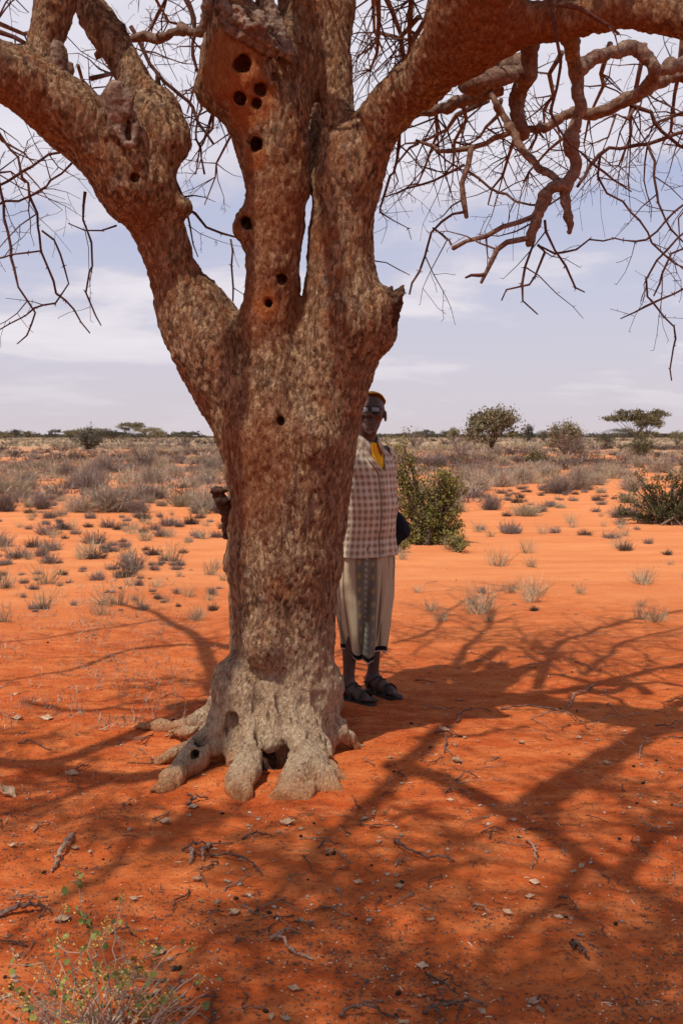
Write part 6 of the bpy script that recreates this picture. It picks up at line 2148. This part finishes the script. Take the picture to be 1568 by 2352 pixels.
def build_litter():
    rng = np.random.default_rng(51)
    R4 = lambda z, w: (882 + z * .4375, 1372 + w * .4375)
    BR_ = lambda z, w: (784 + z / 2, 1862 + w / 2)
    BL = lambda z, w: (z / 2, 1862 + w / 2)
    LL = lambda z, w: (z * .375, 1372 + w * .375)
    S = [  # polylines in zoomed coordinates, radius in mm, pale?, label
        (R4, [[(610, 590), (700, 592), (820, 590), (960, 620), (1020, 660), (1080, 700)]], 8, 0, 'longest curved fallen branch on the right side'),
        (R4, [[(960, 590), (1000, 520), (1060, 500), (1120, 440)], [(1000, 520), (975, 545)]], 7, 1, 'knotty pale stick just above the longest branch'),
        (R4, [[(770, 640), (850, 618), (930, 615)], [(770, 640), (840, 680), (900, 712)]], 5, 1, 'forked bleached twig lying against the longest branch'),
        (R4, [[(380, 660), (400, 635), (440, 610), (500, 604), (560, 600)], [(380, 660), (385, 605)]], 7, 0, 'crooked stick with a knobbly foot left of the longest branch'),
        (R4, [[(265, 715), (300, 728), (322, 765), (315, 822)]], 9, 0, 'bent grey stick by a pale chip right of the roots'),
        (R4, [[(700, 310), (770, 322), (870, 330)]], 4, 0, 'upper of two thin sticks behind the right litter'),
        (R4, [[(750, 355), (865, 362), (940, 402)]], 4, 1, 'pale long stick below the thin upper one'),
        (R4, [[(1000, 340), (1050, 360), (1100, 392), (1150, 378), (1210, 380), (1240, 412)]], 5, 0, 'wavy stick in the far shadow band at right'),
        (R4, [[(1165, 565), (1200, 585), (1240, 632), (1300, 632), (1370, 618)]], 5, 1, 'hooked thin stick right of the longest branch'),
        (R4, [[(1080, 680), (1180, 645), (1250, 640)]], 4, 1, 'thin straight stick touching the hooked one'),
        (R4, [[(1600, 535), (1540, 550), (1480, 572), (1450, 550)], [(1465, 570), (1485, 630)]], 7, 0, 'thorny branched stick at the right edge'),
        (R4, [[(1420, 675), (1500, 690), (1530, 668), (1600, 655)], [(1500, 688), (1580, 700)]], 6, 0, 'forked stick below the thorny one at the right edge'),
        (R4, [[(1335, 852), (1345, 820), (1348, 780), (1415, 765)]], 5, 1, 'right angled pale twig on bright sand at right'),
        (R4, [[(320, 1030), (350, 1025), (400, 1032), (430, 1050), (460, 1077)]], 7, 0, 'arched brown stick in the broad shadow right of the roots'),
        (R4, [[(375, 968), (430, 952), (490, 955)]], 7, 0, 'short thick dark stick in the broad shadow'),
        (R4, [[(370, 980), (500, 972), (640, 960)]], 3, 1, 'straight thin twig beneath the short thick one'),
        (R4, [[(515, 896), (600, 893), (675, 890)]], 4, 1, 'straight pale stick between two shadow bands'),
        (R4, [[(450, 290), (500, 312), (550, 325)]], 4, 0, 'small dark stick near the feet of the man'),
        (BR_, [[(245, 140), (262, 172), (300, 198), (390, 230), (450, 236), (520, 238)], [(245, 140), (252, 160)]], 9, 0, 'long bow shaped branch right of the bottom centre'),
        (BR_, [[(240, 262), (265, 240), (290, 240), (318, 232)], [(270, 240), (258, 225)], [(285, 240), (290, 215)]], 4, 1, 'small thorny grey twig below the bow shaped branch'),
        (BR_, [[(850, 150), (878, 175), (890, 205), (885, 245), (870, 275)]], 7, 1, 'crescent shaped pale stick on bright sand'),
        (BR_, [[(1000, 400), (1040, 425), (1080, 468)]], 6, 0, 'thin slanting stick in the lower right'),
        (BR_, [[(1060, 628), (1080, 650), (1105, 668), (1136, 690)], [(1062, 630), (1066, 650)]], 12, 0, 'chunky split stick casting a shadow at lower right'),
        (BR_, [[(375, 935), (430, 932), (520, 920), (590, 905), (656, 905)], [(550, 912), (540, 950), (520, 980)], [(430, 932), (440, 960), (450, 985)]], 9, 0,
         'reddish branch at the bottom edge right of centre'),
        (BR_, [[(-10, 955), (60, 945), (140, 945), (242, 952)]], 9, 0, 'straight dark branch at the bottom edge near centre'),
        (BR_, [[(640, 105), (690, 97), (752, 92)]], 6, 0, 'short dark stick in shade right of the bow shaped branch'),
        (BR_, [[(602, 452), (640, 465), (682, 480)], [(610, 455), (608, 472)]], 7, 1, 'stubby broken twig in the lower right centre'),
        (BR_, [[(1330, 142), (1360, 175), (1405, 210)]], 5, 0, 'thin stick near the right edge low down'),
        (BR_, [[(1525, 285), (1522, 335)], [(1522, 287), (1545, 282)]], 4, 1, 'short T shaped twig at the right edge low down'),
        (BR_, [[(870, 872), (910, 895), (968, 925)]], 5, 0, 'dark thin stick in the bottom litter at right'),
        (BR_, [[(130, 82), (180, 80), (235, 68)]], 5, 0, 'short grey stick left above the bow shaped branch'),
        (BL, [[(336, 125), (310, 170), (285, 215), (262, 252), (238, 290)]], 15, 1, 'thick smooth stick lying steeply at lower left'),
        (BL, [[(-20, 500), (90, 478), (150, 468), (206, 460)]], 14, 0, 'thick dark stick entering from the left edge'),
        (BL, [[(835, 188), (900, 175), (960, 170), (1070, 155)]], 8, 0, 'long straight stick in front of the roots'),
        (BL, [[(968, 165), (945, 195), (924, 210), (934, 235)]], 11, 1, 'right one of two stout stubs before the roots'),
        (BL, [[(893, 195), (880, 225), (870, 250)]], 11, 1, 'left one of two stout stubs before the roots'),
        (BL, [[(970, 215), (1040, 228), (1120, 245), (1160, 265), (1205, 297)]], 8, 0, 'kinked stick pointing down right below the roots'),
        (BL, [[(1000, 240), (960, 265), (922, 290), (950, 355)]], 5, 0, 'thin V shaped twig under the kinked stick'),
        (BL, [[(1240, 600), (1290, 615), (1350, 668), (1440, 692)], [(1270, 605), (1300, 575), (1330, 555)]], 9, 1, 'forked brown stick near the bottom centre'),
        (BL, [[(1460, 176), (1500, 165), (1552, 153)]], 7, 0, 'small dark stick right below the roots'),
        (BL, [[(820, 932), (920, 890), (1010, 855)]], 5, 0, 'slender dark twig beside the leafy plant'),
        (BL, [[(1110, 137), (1160, 122), (1222, 110)]], 8, 0, 'plain grey stick end to end with the long straight one'),
        (BL, [[(520, 568), (580, 568), (628, 582)]], 6, 0, 'short pale stick above the leafy plant'),
        (BL, [[(1085, 612), (1130, 605), (1195, 602)]], 4, 0, 'thin stick left of the forked brown one'),
        (BL, [[(180, 500), (210, 478), (240, 472)]], 5, 0, 'small stick at the tip of the thick dark one'),
        (BL, [[(945, 515), (985, 490), (1025, 465)]], 4, 0, 'slanting twig by the leaf heap at bottom centre'),
        (LL, [[(1140, 1275), (1200, 1255), (1272, 1238)], [(1150, 1215), (1190, 1240)]], 10, 0, 'short stout stick left of the front root'),
        (LL, [[(110, 898), (200, 905), (315, 940)]], 7, 0, 'thin dark stick in the left shadow band'),
        (LL, [[(520, 252), (575, 248), (620, 240)]], 5, 0, 'small twig at the rim of the left shade'),
        (LL, [[(600, 40), (680, 45), (755, 45)]], 5, 0, 'pale straight twig on sunny sand behind at left'),
        (LL, [[(205, 1440), (250, 1405), (310, 1387)]], 6, 1, 'curved pale twig at the left below the shadow band'),
        (LL, [[(0, 560), (50, 540), (120, 525)]], 6, 1, 'grey twig at the left edge of the dead grass'),
        (LL, [[(840, 465), (870, 492), (935, 497)]], 5, 1, 'small crooked twig left behind the trunk'),
        (LL, [[(470, 1055), (510, 1052), (560, 1040)]], 6, 0, 'dark bit of stick left of the root tips'),
        (LL, [[(1010, 610), (1060, 618), (1140, 628)]], 5, 0, 'dark twig behind the left roots'),
    ]
    for f, lines, r, pale, lab in S:
        root = None
        polys = []
        base = None
        for li, ln in enumerate(lines):
            pts = []
            for k, (z, w) in enumerate(ln):
                px, py = f(z, w)
                g = G(px, py)
                g[2] += r * .001 * .7 + (.010 + .010 * rng.random() if 0 < k < len(ln) - 1 else 0)
                pts.append(g)
            c = catmull(np.array(pts), 4)
            c[1:-1] += rng.normal(0, .0035, (len(c) - 2, 3))
            rr = np.linspace(1, .55, len(c)) * r * .001 * (.7 if li else 1) * .62
            polys.append((c, rr * rng.uniform(.8, 1.25, len(c))))
            L = np.linalg.norm(c[-1] - c[0])
            for _ in range(int(L * 22)):
                i = rng.integers(1, len(c) - 1)
                d = unit(rng.normal(0, 1, 3) + np.array([0, 0, .5]))
                polys.append((np.stack([c[i], c[i] + d * rng.uniform(.008, .03)]), np.array([rr[i] * .6, .0008])))
        base = polys[0][0][0].copy()
        V, F = tubes(polys, 6, .18, rng)
        o = mesh_obj('fallen_stick', V - base, F, M_STICKP if pale else M_STICK, loc=tuple(base))
        tag(o, lab, 'stick', 'fallen sticks')

    # pale curls of bark and dry leaves
    def chip(s, curl, n=7, m=5):
        V = []
        for i in range(n):
            for j in range(m):
                a, b = i / (n - 1) - .5, j / (m - 1) - .5
                ww = .5 * math.sqrt(max(.05, 1 - (2 * a) ** 2 * .8)) * rng.uniform(.75, 1.2)
                V.append((a * s, b * s * ww, s * (curl * (b * 2) ** 2 * .3 + .10 * math.sin(a * 7 + b * 3)) + .003 + rng.normal(0, s * .02)))
        k = np.arange((n - 1) * m).reshape(n - 1, m)[:, :-1].ravel()
        return np.array(V), np.stack([k, k + m, k + m + 1, k + 1], 1)
    chips = [(LL, 105, 745, .10, 'creased pale bark piece at the far left'), (LL, 290, 745, .12, 'long pale bark piece right of the creased one'),
             (LL, 440, 1095, .09, 'curled bark piece above the olive litter at left'), (LL, 45, 1215, .14, 'large torn bark sheet at the left edge'),
             (LL, 1015, 1388, .08, 'flat silvery bark piece before the roots'), (LL, 1185, 1292, .07, 'small rounded bark piece by the stout stick'),
             (BL, 1320, 65, .09, 'folded whitish bark piece below the front roots'), (BL, 1080, 480, .06, 'tan bark flake in the leaf heap at bottom centre'),
             (BL, 290, 510, .09, 'ragged bark strip above the leafy plant'), (BL, 615, 412, .05, 'tan flake beside a small twig at lower left'),
             (BL, 60, 168, .05, 'tan flake near the left edge low down'), (BL, 348, 180, .04, 'yellowish flake beside the thick smooth stick'),
             (R4, 310, 705, .09, 'pale curled bark piece on top of the bent grey stick'), (R4, 720, 770, .05, 'oval tan flake below the longest branch'),
             (R4, 1020, 740, .05, 'smooth oval chip right of the oval tan flake'), (R4, 380, 870, .08, 'greyish crumpled flake in the broad shadow'),
             (R4, 1165, 875, .06, 'white crumb of bark in the right shade'), (R4, 680, 1175, .05, 'bright flake on the lit sand at lower right'),
             (BR_, 75, 338, .05, 'pinkish flat chip right of bottom centre'), (BR_, 265, 355, .05, 'tan rounded chip below the thorny grey twig'),
             (BR_, 865, 405, .05, 'dull tan chip in the shade at lower right'), (BR_, 370, 722, .06, 'blocky pale chip in the bottom litter'),
             (BR_, 885, 888, .05, 'whitish chip near the bottom edge at right'), (BR_, 760, 480, .05, 'grey leaf-like chip at lower right centre'),
             (BL, 730, 660, .07, 'curled brown leaf near the plant'), (BL, 905, 325, .05, 'tan flake below the V shaped twig'), (BL, 1350, 830, .05, 'tan flake at the bottom centre'),
             (BR_, 885, 335, .06, 'brown curled leaf under the crescent shaped stick'), (LL, 95, 600, .09, 'bleached bone-like bark curl at the far left grass')]
    for f, z, w, s, lab in chips:
        g = G(*f(z, w), lift=.004)
        V, Q = chip(s * .62, rng.uniform(.2, 1.0))
        o = mesh_obj('bark_chip', V, Q, M_BARKCHIP, loc=tuple(g))
        o.rotation_euler = (rng.normal(0, .15), rng.normal(0, .15), rng.uniform(-.6, .6))
        md = o.modifiers.new('thickness', 'SOLIDIFY')
        md.thickness = .002
        tag(o, lab, 'bark chip', 'pieces of bark')
    # small chips, pebbles, twigs, pellets: repeats that nothing tells apart
    def rnd_pos(y0=1360, y1=2352, pw=1.0):
        while True:
            px, py = rng.uniform(-20, 1590), y0 + (y1 - y0) * rng.random() ** pw
            if 500 < px < 800 and 1500 < py < 1860:
                continue
            n = vnoise(np.array([[px * .006, py * .010, 0]]), 560)[0]
            if rng.random() < .38 + 1.1 * n + .5 * math.exp(-((px - 850) / 320) ** 2 - ((py - 1760) / 200) ** 2):
                return px, py

    def repeat(protos, count, label, cat, group, s0, s1, tilt=.2, **kw):
        for k in range(count):
            p = protos[k % len(protos)]
            o = p if k < len(protos) else p.copy()
            if k >= len(protos):
                COL.objects.link(o)
            g = G(*rnd_pos(**kw), lift=.002)
            o.location = g
            o.rotation_euler = (rng.normal(0, tilt), rng.normal(0, tilt), rng.uniform(0, 6.28))
            s = s0 + (s1 - s0) * rng.random() ** 2
            o.scale = (s, s, s)
            tag(o, label, cat, group)
    pr = []
    for k in range(6):
        V, Q = chip(1.0, rng.uniform(0, 1.2), 5, 4)
        o = mesh_obj('bark_flake', V, Q, M_BARKCHIP)
        md = o.modifiers.new('thickness', 'SOLIDIFY')
        md.thickness = .10
        pr.append(o)
    repeat(pr, 210, 'tiny pale flake of bark strewn with many others on the red sand', 'flake', 'tiny bark flakes', .008, .030, y0=1380, pw=.8)

    def pebble_mesh():
        n1, n2 = 8, 5
        V = []
        for i in range(n2):
            t = math.pi * (i + .5) / n2
            for j in range(n1):
                a = 2 * math.pi * j / n1
                r = rng.uniform(.8, 1.15)
                V.append((math.cos(a) * math.sin(t) * r * .5, math.sin(a) * math.sin(t) * r * .38, math.cos(t) * .26 + .10))
        V += [(0, 0, .36), (0, 0, -.16)]
        k = np.arange(n1)
        Q = np.vstack([np.stack([i * n1 + k, (i + 1) * n1 + k, (i + 1) * n1 + (k + 1) % n1, i * n1 + (k + 1) % n1], 1) for i in range(n2 - 1)])
        T = np.vstack([np.stack([np.full(n1, n1 * n2), k, (k + 1) % n1], 1), np.stack([np.full(n1, n1 * n2 + 1), (n2 - 1) * n1 + (k + 1) % n1, (n2 - 1) * n1 + k], 1)])
        return np.array(V), [Q, T]
    pr = []
    for k in range(5):
        V, F = pebble_mesh()
        pr.append(mesh_obj('pebble', V, F, M_STONE))
    repeat(pr, 290, 'small tan pebble strewn with many others on the red sand', 'pebble', 'small tan pebbles', .008, .024, y0=1400, pw=.8)
    pr = []
    for k in range(3):
        V, F = pebble_mesh()
        pr.append(mesh_obj('dark_pellet', V, F, M_DUNG))
    repeat(pr, 90, 'small dark pellet lying on the red sand', 'pellet', 'dark pellets', .010, .024, y0=1300, pw=.9)
    pr = []
    for k in range(8):
        n = 6
        c = np.zeros((n, 3))
        c[:, 0] = np.linspace(-.5, .5, n)
        c[:, 1] = np.cumsum(rng.normal(0, .06, n))
        c[:, 2] = .03 + .04 * np.sin(np.linspace(0, math.pi, n))
        pl = [(c, np.linspace(.026, .012, n))]
        for _ in range(3):
            i = rng.integers(1, n - 1)
            d = unit(rng.normal(0, 1, 3) * np.array([1, 1, .25]))
            d[2] = abs(d[2])
            pl.append((np.stack([c[i], c[i] + d * rng.uniform(.1, .3)]), np.array([.014, .007])))
        V, F = tubes(pl, 4)
        pr.append(mesh_obj('small_twig', V, F, M_STICK if k % 2 else M_STICKP))
    repeat(pr, 280, 'short broken twig lying among many on the red sand', 'twig', 'short broken twigs', .04, .15, .05, y0=1330, pw=.8)
    # crumbs and fibres nobody could count
    n = 24000
    parts = []
    pts = []
    for k in range(n):
        px, py = rng.uniform(-40, 1610), 1290 + 1100 * rng.random() ** .95
        if rng.random() > .45 + .6 * vnoise(np.array([[px * .005, py * .009, 1]]), 570)[0]:
            continue
        g = G0(px, py)
        pts.append(g)
    pts = np.array(pts)
    pts[:, 2] = hgt(pts[:, 0], pts[:, 1]) + .002
    m = len(pts)
    ax = rng.uniform(0, 6.28, m)
    L = rng.uniform(.0012, .0045, m) * np.where(rng.random(m) < .12, 3.2, 1)
    Wd = rng.uniform(.001, .0024, m)
    d = np.stack([np.cos(ax), np.sin(ax), rng.uniform(0, .35, m)], 1) * L[:, None]
    s = np.stack([-np.sin(ax), np.cos(ax), 0 * ax], 1) * Wd[:, None]
    up = np.array([0, 0, .002])
    V = np.stack([pts - d - s, pts + d - s, pts + d + s, pts - d + s, pts + up * 1.5], 1).reshape(-1, 3)
    k = np.arange(m)[:, None] * 5
    T = np.vstack([k + np.array([[a, b, 4]]) for a, b in ((0, 1), (1, 2), (2, 3), (3, 0))])
    half = rng.random(m) < .12
    fm = np.tile(half.astype(int), 4)
    o = mesh_obj('ground_litter', V, T, [M_STICK, M_BARKCHIP], smooth=False, fmat=fm)
    tag(o, 'crumbs of bark and plant fibre scattered over the sand', kind='stuff')


build_litter()
